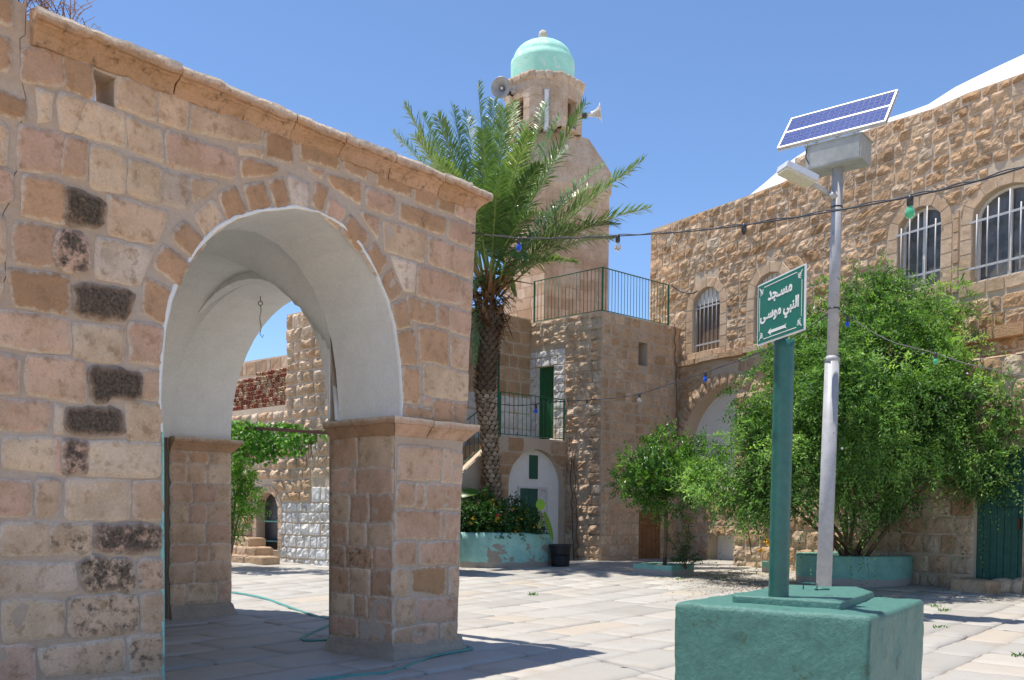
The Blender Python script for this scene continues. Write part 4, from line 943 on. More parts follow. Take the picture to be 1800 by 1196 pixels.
# cap: square with a projecting edge, chamfering into an octagon
a = Acc(); sqd = [(p-cen) for p in (kl, rr, bc, lf)]
def oct_from_square(scale, cut, z):
    out = []
    for i in range(4):
        p, pm, pn = sqd[i]*scale, sqd[i-1]*scale, sqd[(i+1) % 4]*scale
        out += [p+(pm-p)*cut, p+(pn-p)*cut]
    return [Vector((cen.x+o.x, cen.y+o.y, z)) for o in out]
lv = [oct_from_square(1.0, .04, z_cap0-.25), oct_from_square(1.09, .05, z_cap0), oct_from_square(1.09, .06, z_cap0+.75), oct_from_square(1.03, .17, z_cap0+1.25), oct_from_square(.90, .29, z_cap1-.02), oct_from_square(.80, .29, z_cap1)]
vs = [tuple(p) for l in lv for p in l]; fs = [[i*8+j, i*8+(j+1) % 8, (i+1)*8+(j+1) % 8, (i+1)*8+j] for i in range(len(lv)-1) for j in range(8)]+[[40+j for j in range(8)]]
a.add(vs, fs); a.build('corbelled_cap', M_GALL, mn)
rg = (ipt(1024, 180).x-ipt(884, 180).x)/2*1.02; gc = Wd(955, 190, 34.4)
rot = math.atan2(-gc.y, -gc.x)+rad(4)
a = Acc(); S = []; og = []
for i in range(8):
    t0, t1 = rot+rad(22.5)+i*math.pi/4, rot+rad(22.5)+(i+1)*math.pi/4
    p0 = Vector((gc.x+rg*math.cos(t0), gc.y+rg*math.sin(t0), 0)); p1 = Vector((gc.x+rg*math.cos(t1), gc.y+rg*math.sin(t1), 0)); mid = (p0+p1)/2
    if (mid-Vector((gc.x, gc.y, 0))).dot(Vector((0, 0, 0))-mid) < -.6: pass
    f_ = Frame(p0, p1-p0, (0, 0, 1), (mid-Vector((gc.x, gc.y, 0)))); og.append((f_, (p1-p0).length))
for i, (f_, L_) in enumerate(og):
    w_ = [(L_*.28, z_g0+.05), (L_*.72, z_g0+.05), (L_*.72, z_g1-.75), (L_*.28, z_g1-.75)] if i % 2 == 0 else None
    hs_ = [w_] if w_ else []
    a.slab(f_, [(0, z_g0-.05), (L_, z_g0-.05), (L_, z_g1), (0, z_g1)], hs_, 0, -.28, 0)
    add_stones(a, f_, courses(0, L_, z_g0-.03, z_g1-.2, (.3, .4), (.4, .7), holes=hs_, seed=140+i, tonef=mt, **kw_), 0)
    # eroded rim
    add_stones(a, f_, courses(-.04, L_+.04, z_g1-.2, z_g1+.08, (.25, .3), (.3, .5), seed=150+i, dep=.06, rough=.05, gap=.006, res=.08, jit=.03, tonef=mt), 0)
plan_prism(a, [tuple(Vector((gc.x+rg*.96*math.cos(rot+rad(22.5)+i*math.pi/4), gc.y+rg*.96*math.sin(rot+rad(22.5)+i*math.pi/4), 0)))[:2] for i in range(8)], z_g1-.25, z_g1+.02)
a.build('gallery', M_GALL, mn)
rd = (ipt(1011, 120).x-ipt(898, 120).x)/2; dc = Wd(954, 120, 34.4); zd0 = z_g1; zd1 = ipt(954, 104)[2]; zd2 = ipt(954, 71)[2]+.1
a = Acc(); prof = [(rd, zd0-.05), (rd*1.0, zd0+.3), (rd*1.005, zd1-.12), (rd*1.0, zd1+.02), (rd*.93, zd1+.09)]
hh = zd2-zd1-.09
for i in range(1, 12): t = i/11*math.pi/2; prof.append((max(.001, rd*.93*math.cos(t)**.92), zd1+.09+hh*math.sin(t)))
a.lathe((dc.x, dc.y, 0), prof, 40, cap=False); 
o = a.build('dome', M_MINT, mn)
a = Acc(); a.lathe((dc.x, dc.y, zd2-.05), [(.13, 0), (.13, .1), (.1, .16), (.14, .22), (.17, .32), (.14, .44), (.06, .5), (.001, .51)], 14); a.build('finial', paint_mat('finial_white', (.62, .58, .50), (.35, .30, .25), .7, nscale=9), o)
for px, nm, L_ in [(895, 'horn', 0)]: pass
def horn(px, py, d, direction, label, sc_=1.0):
    c = Wd(px, py, d); ax = Vector(direction).normalized(); t = thing('loudspeaker', c, label, 'loudspeaker', 'horn loudspeakers on the minaret')
    a = Acc(); prof = [(.06, -.55), (.07, -.4), (.09, -.28), (.14, -.16), (.22, -.06), (.33, 0), (.345, .005), (.33, .012), (.2, -.05), (.08, -.2), (.03, -.3)]
    a.lathe(c, [(r_*sc_, h_*sc_) for r_, h_ in prof], 24, axis=ax, cap=True); a.build('bell', M_HORN if sc_ > 1.02 else M_ALU, t)
    a = Acc(); a.lathe(c, [(.001, -.2*sc_), (.05*sc_, -.18*sc_), (.05*sc_, -.10*sc_), (.001, -.08*sc_)], 12, axis=ax); a.build('throat', M_ALU, t)
    a = Acc(); b_ = c-ax*.5*sc_; a.lathe(c, [(.1*sc_, -.78*sc_), (.1*sc_, -.52*sc_)], 14, axis=ax); a.bar(b_, Vector((gc.x, gc.y, b_.z-.1))+(b_-Vector((gc.x, gc.y, b_.z))).normalized()*rg*.95, .05, .05); a.build('driver', M_BLACK, t)
horn(880, 154, 32.9, (-.35, -1, -.22), 'dark grey horn loudspeaker facing the courtyard on the left of the minaret', 1.05)
horn(1056, 198, 34.0, (1, -.18, .12), 'pale grey horn loudspeaker pointing right from the minaret gallery', 1.0)
tl = Wd(962, 158, 33.05); t = thing('tube_lamp', tl, 'white fluorescent tube lamp fixed upright on the minaret gallery', 'lamp')
f_ = min(og, key=lambda q: (q[0].pt(q[1]/2, 0)-Vector((0, 0, 0))).length); 
tu, tz0 = f_[0].pix(960, 233); _, tz1 = f_[0].pix(960, 158)
a = Acc(); a.box(f_[0].pt(tu, (tz0+tz1)/2, .07), (.20, .07, tz1-tz0), (f_[0].U, f_[0].N, f_[0].V)); a.build('housing', M_BOX, t)
a = Acc(); a.box(f_[0].pt(tu, (tz0+tz1)/2, .115), (.14, .03, tz1-tz0-.1), (f_[0].U, f_[0].N, f_[0].V)); a.build('tube', M_FRAMEW, t)

# ------------------------------------------------------------------ rear-left building seen through the arch
b4L, b4R = Vector((-5.7-1.11*4.5, 24.3+4.5, 0)), Vector((-5.7+1.11*3.2, 24.3-3.2, 0))
B4 = wallframe(b4L.x, b4L.y, b4R.x, b4R.y); L4 = (b4R-b4L).length
b4 = thing('rear_house', B4.pt(L4/2, 0), 'rough stone house seen through the porch arch, its foot limewashed white', 'building')
xs_ = B4.pix(504, 600)[0]; zh = B4.pix(530, 548)[1]; zl = B4.pix(450, 718)[1]
wa = B4.pix(572, 650)[0]; wb = wa+1.15; wh = arch_path((wa+wb)/2, .575, B4.pix(580, 700)[1], B4.pix(580, 610)[1], B4.pix(590, 570)[1], 12)
da, db = B4.pix(452, 930)[0], B4.pix(489, 930)[0]; dh4 = arch_path((da+db)/2, (db-da)/2, B4.pix(470, 967)[1], B4.pix(470, 892)[1], B4.pix(470, 866)[1], 12)
a = Acc(); a.slab(B4, [(0, -.1), (L4, -.1), (L4, zh), (xs_, zh), (xs_, zl), (0, zl)], [wh, dh4], 0, -.4, 0)
a.prism(B4, [(xs_+.1, 0), (L4, 0), (L4, zh-.01), (xs_+.1, zh-.01)], -.55, -.9, 0); a.prism(B4, [(L4-.3, 0), (L4, 0), (L4, zh-.01), (L4-.3, zh-.01)], -.401, -.549, 0); a.prism(B4, [(0, 0), (xs_+.1, 0), (xs_+.1, zl-.2), (0, zl-.2)], -1.6, -3.0, 0)
a.prism(B4, [(xs_, zl), (xs_+.3, zl), (xs_+.3, zh), (xs_, zh)], -.401, -3, 0); a.build('wall', M_FMORT, b4)
wp = [B4.pix(490, 985), B4.pix(600, 995), B4.pix(600, 856), B4.pix(548, 856), B4.pix(548, 884), B4.pix(490, 884)]
xw = wp[0][0]; zwl = wp[5][1]; xw2 = wp[3][0]; zwh = wp[3][1]
whole = [(xw, -.1), (L4, -.1), (L4, zwh), (xw2, zwh), (xw2, zwl), (xw, zwl)]
v1, q1 = voussoirs(wh[1:-1], .2, .3, 160, dep=.03, rough=.02, tonef=ltone); v2, q2 = voussoirs(dh4, .22, .3, 161, dep=.03, rough=.02, tonef=ltone)
S = courses(0, L4, 0, zh, (.26, .34), (.28, .5), holes=[wh, q1, q2, [(xw, -.1), (L4+1, -.1), (L4+1, zwl), (xw, zwl)], [(xw2, zwl-.01), (L4+1, zwl-.01), (L4+1, zwh), (xw2, zwh)], [(-1, zl), (xs_, zl), (xs_, 9), (-1, 9)]], seed=162, tonef=ltone, **wallkw(rough=.05, bulge=.05))
a = Acc(); add_stones(a, B4, S+v1+v2, 0)
a.build('facing_stones', M_FAR, b4)
a = Acc(); add_stones(a, B4, courses(xw, L4, 0, zwl, (.28, .36), (.25, .5), seed=163, **wallkw(rough=.05, facet=.02))+courses(xw2, L4, zwl, zwh, (.28, .36), (.25, .5), seed=164, **wallkw(rough=.02, bulge=.01, facet=0)), 0); a.build('limewash_band', M_LIMEW, b4)
a = Acc(); add_stones(a, Frame(B4.pt(L4, 0, -.9), B4.N, (0, 0, 1), B4.U), courses(0, .9, 0, zh, (.27, .34), (.3, .5), seed=165, tonef=ltone, **wallkw(rough=.05)), 0); a.build('end_stones', M_FAR, b4)
a = Acc(); a.prism(B4, wh, -.3, -.33, 0); a.prism(B4, [(wa-.0, wh[0][1]), (wa+.33, wh[0][1]), (wa+.33, wh[0][1]+2.0), (wa, wh[0][1]+1.4)], -.05, -.3, 1); a.build('window', [M_WOOD, M_LIMEW], b4)
a = Acc(); a.prism(B4, dh4, -.25, -.3, 0)
for z_ in (B4.pix(470, 952)[1], B4.pix(470, 917)[1]): a.bar(B4.pt(da, z_, -.2), B4.pt(db, z_, -.2), .02, .04, B4.V, 1)
a.build('door', [M_BLACK, M_TURQ2], b4)
# clay tube parapet and coping wall behind
a = Acc(); r_ = random.Random(3); z0 = zl+.03; n = 0; x0_ = B4.pix(402, 690)[0]
for row in range(8):
    x = x0_+(row % 2)*.07
    while x < xs_-.02:
        zz = z0+row*.125+r_.uniform(-.012, .012); R_ = .056
        if row < 7 or x > xs_-1.6:
            c = B4.pt(x, zz+.06, -.12+r_.uniform(-.03, .03)); a.lathe(c, [(R_*.95, -.25), (R_, 0), (R_*.7, .004), (R_*.6, -.12)], 7, axis=B4.N+Vector((r_.uniform(-.1, .1), 0, r_.uniform(-.1, .1))), cap=True, smooth=False, mat=2 if r_.random() < .52 else 0, tone=(r_.random(), .5, 0, 0))
        x += .135
a.prism(B4, [(x0_-.3, zl), (xs_, zl), (xs_, zl+1.02), (x0_-.3, zl+.92)], -.22, -.5, 1); a.build('clay_pot_parapet', [M_BRICK, M_FMORT, M_SMOOTH], b4)
a = Acc(); f_ = B4.off(-2.2); q = [f_.pix(398, 662), f_.pix(508, 660), f_.pix(508, 624), f_.pix(425, 636), f_.pix(398, 645)]
a.prism(f_, [(q[0][0], 3), (q[1][0]+.5, 3), (q[1][0]+.5, q[2][1]), (q[0][0], q[3][1])], 0, -.5, 0); add_stones(a, f_, courses(q[0][0], q[1][0]+.5, q[0][1]-.1, q[3][1]-.05, (.3, .4), (.4, .6), seed=9, dep=.02, rough=.015), 1)
a.build('coping_wall', [M_FMORT, M_SMOOTH], b4)
p = Wd(425, 632, 36); a = Acc(); a.lathe((p.x-1.5, p.y, p.z-2.2), [(3.4, 0), (3.2, .8), (2.4, 1.7), (1.2, 2.15), (.01, 2.3)], 32, cap=False); a.build('white_dome', M_ROOFW, b4)
# steps and rubble beside it
stp = thing('side_steps', GG(425, 990), 'worn yellowish stone steps at the foot of the rear house', 'steps')
for i, (px, py0, py1, w_) in enumerate([(425, 990, 978, 2.4), (420, 978, 962, 2.1), (415, 960, 946, 1.7)]):
    p = GG(px, 990); d = p.y+.35*i; top = Wd(px, py1, d); a = Acc()
    fr_ = Frame((top.x, top.y, 0), B4.U, (0, 0, 1), B4.N)
    a.prism(fr_, [(-w_/2-.8, 0), (w_/2-.2, 0), (w_/2-.2, top.z-.01), (-w_/2-.8, top.z-.01)], -.005, -.5, 0); add_stones(a, fr_, courses(-w_/2-.8, w_/2-.2, 0.0, top.z, (.2, .3), (.4, .8), seed=170+i, dep=.03, rough=.02), 0)
    tf = Frame((top.x, top.y, top.z), B4.U, -B4.N, (0, 0, 1)); add_stones(a, tf, courses(-w_/2-.8, w_/2-.2, -.03, .5, (.4, .5), (.4, .8), seed=180+i, dep=.02, rough=.015), 0)
    a.build('step', M_SMOOTH, stp)
# ------------------------------------------------------------------ vegetation helpers
def nrm(a): return a/(np.linalg.norm(a, axis=1, keepdims=True)+1e-9)
def leaves(acc, C, D, Nn, L, Wd_, tone, mat=0, fold=.25):
    """C base points, D directions, Nn leaf normals, L lengths, Wd_ widths"""
    D = nrm(D); S_ = nrm(np.cross(D, Nn)); Nn = nrm(np.cross(S_, D)); L = np.asarray(L)[:, None]; W_ = np.asarray(Wd_)[:, None]
    m = C+D*L*.45
    V = np.stack([C, m+S_*W_*.5+Nn*W_*fold, C+D*L, m-S_*W_*.5+Nn*W_*fold], 1).reshape(-1, 3); n = len(C)
    idx = np.arange(n)[:, None]*4
    acc.add(V, np.concatenate([np.hstack([idx, idx+1, idx+2]), np.hstack([idx, idx+2, idx+3])]), mat, np.repeat(tone, 4, axis=0))
def rdir(n, rng): v = rng.normal(size=(n, 3)); return nrm(v)
def twigs(acc, base, dirs, tl, nl, ll, lw, rng, droop=.3, hue=(.45, .25), mat=0, spread=.9, clump=None):
    """compound sprays: along each twig nl leaves"""
    n = len(base); dirs = nrm(dirs); t = np.linspace(.12, 1, nl)
    th = np.clip(rng.normal(hue[0], hue[1], n), 0, 1); tv = np.clip(rng.normal(.5, .16, n), 0, 1)
    if clump is not None: th = np.clip(th+clump*.9, 0, 1); tv = np.clip(tv+clump*.5, 0, 1)
    side = nrm(np.cross(dirs, rdir(n, rng)))
    P = []; D = []; NN = []; T = []
    tl = np.asarray(tl)
    for i, a_ in enumerate(t):
        p = base+dirs*(tl*a_)[:, None]; p[:, 2] -= droop*(tl*a_*a_)
        s_ = side*(1 if i % 2 else -1); d = dirs*(.45 if a_ < .95 else 1.0)+s_*spread*(1 if a_ < .95 else .1)+rng.normal(size=(n, 3))*.3; d[:, 2] -= droop*.5
        nn = np.tile(np.array([[.0, 0, 1.]]), (n, 1))+rng.normal(size=(n, 3))*.45
        P.append(p); D.append(d); NN.append(nn); T.append(np.stack([np.clip(th+rng.normal(0, .1, n), 0, 1), np.clip(tv+rng.normal(0, .1, n), 0, 1), 0*th, 0*th], 1))
    P = np.concatenate(P); m = len(P)
    leaves(acc, P, np.concatenate(D), np.concatenate(NN), rng.uniform(ll*.7, ll*1.25, m), rng.uniform(lw*.7, lw*1.2, m), np.concatenate(T), mat)
def lobes_points(lobes, n, rng, rmin=.55, rmax=1.05):
    """lobes: (centre, rx, ry, rz); returns points and outward dirs"""
    vol = np.array([l[1]*l[2]*l[3] for l in lobes])**.8; cnt = rng.multinomial(n, vol/vol.sum()); P = []; O = []
    for l, c in zip(lobes, cnt):
        d = rdir(c, rng); r = (rng.uniform(rmin**3, rmax**3, c))**(1/3); sc_ = np.array(l[1:4])
        P.append(np.array(l[0])+d*r[:, None]*sc_); O.append(nrm(d/sc_))
    return np.concatenate(P), np.concatenate(O)
def pxlobe(px, py, d, rpx, ry=None, rz=None):
    c = Wd(px, py, d); r = rpx*d/F; return (tuple(c), r, (ry or r), (rz or r))

# ------------------------------------------------------------------ palm
pb = Vector(Wd(866, 940, 24.9)); pb.z = .35
palm = thing('palm_tree', pb, 'date palm with a scaly trunk and feathery crown growing from the round turquoise planter', 'palm tree')
trp = [(870, 940), (868, 890), (861, 780), (853, 700), (856, 640), (861, 575), (862, 540)]
tp = [Wd(x, y, 24.9) for x, y in trp]; tr_r = [.30, .27, .25, .29, .29, .29, .34]
a = Acc(); a.tube(tp, [r_*.88 for r_ in tr_r], 20, tone=(.05, .3, 0, 0)); rng = np.random.default_rng(5); 
cum = [0]; 
for p, q in zip(tp, tp[1:]): cum.append(cum[-1]+(q-p).length)
H_ = cum[-1]; nrow = 52; vs = []; fs = []; tn_ = []
for i in range(nrow):
    s_ = H_*(i+.3)/nrow; c = Vector([np.interp(s_, cum, [p[j] for p in tp]) for j in range(3)]); r_ = float(np.interp(s_, cum, tr_r)); m = 11
    up_ = i/nrow
    for j in range(m):
        an = 2*math.pi*(j+(i % 2)*.5+rng.uniform(-.12, .12))/m; o = Vector((math.cos(an), math.sin(an), 0)); sd = Vector((-o.y, o.x, 0)); hw = math.pi*r_/m*.98; hh = H_/nrow
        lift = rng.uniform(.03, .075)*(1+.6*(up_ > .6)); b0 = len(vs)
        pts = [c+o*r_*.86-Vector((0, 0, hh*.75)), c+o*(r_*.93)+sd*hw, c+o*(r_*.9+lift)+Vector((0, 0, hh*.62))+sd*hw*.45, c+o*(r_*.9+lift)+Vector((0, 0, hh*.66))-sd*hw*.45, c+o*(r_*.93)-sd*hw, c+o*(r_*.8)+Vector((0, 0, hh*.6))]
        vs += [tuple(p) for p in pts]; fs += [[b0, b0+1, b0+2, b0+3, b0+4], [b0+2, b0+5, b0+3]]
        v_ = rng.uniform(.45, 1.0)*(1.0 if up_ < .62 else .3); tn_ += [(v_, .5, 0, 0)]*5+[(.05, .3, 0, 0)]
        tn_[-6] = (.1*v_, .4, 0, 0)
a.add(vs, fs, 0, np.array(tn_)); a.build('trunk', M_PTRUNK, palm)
crown = Wd(862, 520, 24.9)
def bez(p0, p1, p2, t): return p0*(1-t)**2+p1*2*t*(1-t)+p2*t*t
def frond(p0, p1, p2, seed, name='frond', dry=False, full=1.0, nleaf=74):
    r = np.random.default_rng(seed); a = Acc(); ts = np.linspace(0, 1, 18); R = [bez(p0, p1, p2, t) for t in ts]
    a.tube(R, np.linspace(.032, .006, 18), 5, 1)
    T0 = np.linspace(.2, .995, nleaf); C = []; D = []; Nn = []; L = []; up = Vector((0, 0, 1))
    hue = r.uniform(.15, .75)
    tot = (p2-p0).length
    for t in T0:
        p = bez(p0, p1, p2, t); tg = ((p1-p0)*(1-t)+(p2-p1)*t).normalized(); sd = tg.cross(up)
        if sd.length < .05: sd = tg.cross(Vector((0, 1, 0)))
        sd.normalize(); nn = sd.cross(tg); ln = .76*full*(min(1, (t-.13)*4)**.6)*(1.05-t)**.42*min(1.1, tot/4.6+.15)
        fw = .42+.75*t
        for s_ in (-1, 1):
            an_ = r.normal(.3, .38); d = tg*fw+sd*s_*math.cos(an_)+nn*math.sin(an_); d.z -= .10; d += Vector(r.normal(size=3)*.10); C.append(p); D.append(d); Nn.append(nn+sd*s_*-.3); L.append(ln*r.uniform(.9, 1.15))
    C = np.array([tuple(c) for c in C]); D = np.array([tuple(c) for c in D]); Nn = np.array([tuple(c) for c in Nn]); n = len(C)
    # two-segment drooping leaflets
    L = np.array(L); tone = np.stack([np.clip(hue+r.normal(0, .12, n), 0, 1), np.clip(.5+r.normal(0, .12, n), 0, 1), np.zeros(n), np.zeros(n)], 1)
    D = nrm(D); S_ = nrm(np.cross(D, Nn)); W_ = .019*np.ones((n, 1)); M_ = C+D*L[:, None]*.5; E_ = C+D*L[:, None]; E_[:, 2] -= L*.10
    V = np.stack([C-S_*W_*.4, C+S_*W_*.4, M_+S_*W_, E_, M_-S_*W_], 1).reshape(-1, 3); idx = np.arange(n)[:, None]*5
    a.add(V, np.hstack([idx, idx+1, idx+2, idx+4]), 0, np.repeat(tone, 5, axis=0)); a.add(V, np.hstack([idx+4, idx+2, idx+3]), 0, np.repeat(tone, 5, axis=0))
    return a.build(name, [M_DRY if dry else M_PALM, M_RACH if not dry else M_DRY], palm)
tips = [(694, 236, .6, .9), (712, 188, -.6, .7), (742, 200, 1.4, .5), (770, 205, -1.2, .4), (796, 186, .5, .2), (840, 146, 0, .1), (868, 175, 1.5, .1), (886, 190, -1.0, .1), (925, 215, 1.5, .1),
        (1030, 182, -.9, .1), (985, 205, 1.0, .3), (960, 180, 2.2, .2), (1060, 292, 1.3, .6), (1131, 281, -.4, .35), (1139, 367, -.9, .75), (1015, 462, -1.6, .5), (1040, 330, 2.5, .9), (930, 235, -2.4, .9),
        (770, 285, -2.8, 1.2), (810, 330, -3.2, 1.6), (720, 300, 1.8, 1.0), (690, 350, -.5, 1.3), (720, 400, -2.0, 1.2), (880, 300, -3.4, 1.4), (960, 380, -3.0, 1.3), (1010, 400, 1.9, 1.0), (820, 200, 2.8, .6), (760, 250, 3.0, .9),
        (905, 180, 3.0, .5), (1000, 260, 3.0, .9), (740, 330, 3.2, 1.3), (850, 230, -1.8, .6), (950, 290, -2.0, .8), (1075, 420, .6, .9), (1112, 300, .9, .5), (1085, 395, -.6, .9), (730, 240, -1.6, .8), (920, 455, -2.8, 1.2), (835, 640, -.3, 1.0), (806, 560, -1.4, 1.2), (905, 520, .8, 1.1)]
r_ = random.Random(12)
for i, (x, y, dd, lift) in enumerate(tips):
    tip = Wd(x, y, 24.9+dd); p0 = crown+Vector((r_.uniform(-.15, .15), r_.uniform(-.15, .15), r_.uniform(-.1, .3)))
    p0 = p0+(tip-p0).normalized()*.1; mid = p0+(tip-p0)*.5+Vector((0, 0, lift*1.0))
    frond(p0, mid, tip, 300+i, nleaf=112 if y < 500 else 70)
# dead leaf bases and fibre hanging under the crown
a = Acc(); rng = np.random.default_rng(9)
for i in range(190):
    an = rng.uniform(0, 2*math.pi); o = Vector((math.cos(an), math.sin(an), 0)); z_ = rng.uniform(-.95, .55); p0 = crown+o*(.24+.12*rng.random())+Vector((0, 0, z_)); L = rng.uniform(.35, .95)*(1 if z_ > -.3 else .6)
    e = p0+o*L*rng.uniform(.25, .6)+Vector((0, 0, L*rng.uniform(-.7, .75))); m = (p0+e)/2+o*.1
    sd = Vector((-o.y, o.x, 0)); w0 = rng.uniform(.04, .10); vs = []
    for t_, ww in ((0, 1), (.35, .8), (.7, .4), (1, .1)):
        p = bez(p0, m, e, t_); vs += [tuple(p-sd*w0*ww), tuple(p+sd*w0*ww+o*.01)]
    a.add(vs, [[0, 1, 3, 2], [2, 3, 5, 4], [4, 5, 7, 6]], 0, (rng.random(), .5, 0, 0))
for i in range(260):
    an = rng.uniform(0, 2*math.pi); o = Vector((math.cos(an), math.sin(an), 0)); p0 = crown+o*rng.uniform(.22, .4)+Vector((0, 0, rng.uniform(-1.1, .3))); d = Vector(rng.normal(size=3))*.22+o*.2-Vector((0, 0, .1))
    a.tube([p0, p0+d*.5, p0+d+Vector((0, 0, -.1*rng.random()))], .006, 3, 0, (rng.random(), .6, 0, 0), cap=False)
for (x, y) in [(905, 470), (925, 485), (780, 480), (940, 500), (900, 590), (920, 450)]:
    tip = Wd(x, y, 24.0); a.tube([crown+Vector((0, -.2, 0)), (crown+tip)/2+Vector((0, 0, .25)), tip], [.03, .022, .008], 5, 0, (rng.random(), .7, 0, 0))
a.build('dead_leaf_skirt', M_DRY, palm)

# ------------------------------------------------------------------ big weeping bush
bc_ = GG(1502, 1022); bc_.y = 20.4; bc_.x = 7.55; bc_.z = .15
bush = thing('weeping_bush', bc_, 'huge drooping green bush with fine leaves spreading over the wall behind the lamp post', 'bush')
LB = [pxlobe(*t) for t in [(1500, 640, 20.0, 125), (1590, 610, 20.3, 105), (1415, 715, 19.4, 98), (1500, 745, 18.6, 140), (1625, 720, 19.2, 120), (1700, 765, 18.8, 88), (1775, 800, 18.2, 50), (1325, 810, 20.0, 72), (1248, 845, 20.4, 46), (1345, 845, 19.6, 62),
      (1600, 795, 18.4, 88), (1430, 820, 18.4, 72), (1520, 540, 20.6, 62), (1540, 825, 18.0, 66), (1725, 820, 18.2, 42), (1290, 865, 20.0, 46), (1262, 800, 20.6, 40), (1475, 880, 18.9, 36), (1400, 880, 19.2, 34), (1555, 875, 18.6, 34), (1225, 850, 20.8, 30), (1435, 610, 20.2, 55), (1350, 730, 20.6, 45), (1640, 570, 20.6, 55)]]
rng = np.random.default_rng(21)
def keep_mask(P, seed, th=-.16, f=1.5):  # clumpy gaps
    return fbm(P*f+seed, 3, seed) > th
C_, _ = lobes_points(LB, 300, rng, .70, 1.02)
SUB = [(tuple(c), q_, q_, q_*.8) for c, q_ in zip(C_, rng.uniform(.24, .56, len(C_)))]
P, O = lobes_points(SUB, 15500, rng, .45, 1.08); O = nrm(O+np.array([[0, -.1, .25]])); k_ = keep_mask(P, 3, -.14, 1.9); P = P[k_]; O = O[k_]
CL = fbm(P*1.3+5, 3, 44)
a = Acc(); dirs = O*.8+np.array([[0, -.15, -.1]])+rng.normal(size=P.shape)*.5
twigs(a, P, dirs, rng.uniform(.16, .42, len(P)), 9, .098, .042, rng, droop=.45, hue=(.5, .2), clump=CL)
P, O = lobes_points(LB, 2200, rng, .2, .65); twigs(a, P, O+rng.normal(size=P.shape)*.8, rng.uniform(.2, .4, len(P)), 9, .085, .04, rng, droop=.4, hue=(.3, .2))
# trailing streamers at the fringe
P, O = lobes_points(LB, 260, rng, .95, 1.1); sel = rng.random(len(P)) < 1
for j in range(7):
    Pj = P+O*(.12*j)+np.array([[0, 0, -.02*j*j]]); twigs(a, Pj, O+np.array([[0, 0, -.15*j]])+rng.normal(size=P.shape)*.35, np.full(len(P), .18), 5, .07, .03, rng, droop=.5, hue=(.6, .2))
st_pts = [(1560, 480), (1558, 455), (1622, 520), (1640, 500), (1500, 470), (1745, 600), (1760, 640)]
for (x, y) in st_pts:
    p = Wd(x, y+35, 20.6); n = 26; t = np.linspace(0, 1, n); Pj = np.array(tuple(p))+np.stack([.06*np.sin(t*5+x), 0*t, t*.75-.2], 1); twigs(a, Pj, rdir(n, rng)+np.array([[0, 0, .5]]), np.full(n, .14), 5, .07, .03, rng, droop=.1, hue=(.6, .2))
a.build('foliage', M_LEAF, bush)
a = Acc(); root = Wd(1495, 985, 20.3); root.z = .55; r_ = random.Random(3)
for (x, y, d) in [(1440, 900, 19), (1470, 860, 19.5), (1500, 800, 19.6), (1540, 880, 19.2), (1580, 860, 19.0), (1400, 860, 19.6), (1350, 840, 19.8), (1620, 830, 19), (1500, 680, 20), (1690, 800, 19), (1450, 940, 19.6), (1300, 820, 20.1), (1560, 915, 18.8), (1430, 925, 19.9)]:
    e = Wd(x, y, d); b0 = root+Vector((r_.uniform(-.25, .25), r_.uniform(-.2, .2), 0)); m = (b0+e)/2+Vector((r_.uniform(-.2, .2), r_.uniform(-.2, .2), .25)); pts = [bez(b0, m, e, t/7) for t in range(8)]
    a.tube(pts, [.05-.005*k for k in range(8)], 6)
a.build('branches', M_BARK, bush)
a = Acc(); P, O = lobes_points(LB[:10], 60, rng, .95, 1.05); leaves(a, P, rdir(len(P), rng), rdir(len(P), rng), np.full(len(P), .06), np.full(len(P), .06), np.full((len(P), 4), .5)); a.build('white_blossoms', M_FRAMEW, bush)

# ------------------------------------------------------------------ small tree in the square planter
sb = GG(1166, 990); sb = Vector((Wd(1168, 990, 22.0).x, 22.0, gz(22)))
tree = thing('small_tree', sb, 'small round headed tree with a thin straight stem in the low square planter', 'tree')
a = Acc(); tp_ = Wd(1171, 870, 22); a.tube([sb, (sb+tp_)/2+Vector((.02, 0, 0)), tp_, Wd(1172, 800, 22)], [.05, .045, .045, .02], 8); r_ = random.Random(1)
for (x, y) in [(1110, 840), (1130, 800), (1150, 780), (1220, 830), (1230, 800), (1190, 780), (1160, 850), (1200, 860)]:
    e = Wd(x, y, 22+r_.uniform(-.8, .8)); a.tube([tp_, (tp_+e)/2+Vector((0, 0, .1)), e], [.03, .02, .008], 5)
a.build('trunk', M_BARK, tree)
SL = [pxlobe(*t) for t in [(1130, 850, 21.8, 38), (1165, 840, 21.6, 48), (1205, 850, 22, 45), (1165, 800, 22.2, 32), (1168, 772, 22, 14), (1110, 822, 21.8, 24), (1175, 880, 21.6, 36), (1228, 820, 22.3, 36), (1215, 790, 22.5, 22), (1140, 875, 21.8, 26), (1095, 850, 21.8, 14)]]
rng = np.random.default_rng(31); P, O = lobes_points(SL, 1700, rng, .35, 1.1); a = Acc(); k_ = keep_mask(P*1.6, 8); P = P[k_]; O = O[k_]
twigs(a, P, O+np.array([[0, 0, .35]])+rng.normal(size=P.shape)*.4, rng.uniform(.14, .34, len(P)), 9, .09, .05, rng, droop=.05, hue=(.45, .28))
a.build('crown', M_LEAF2, tree)
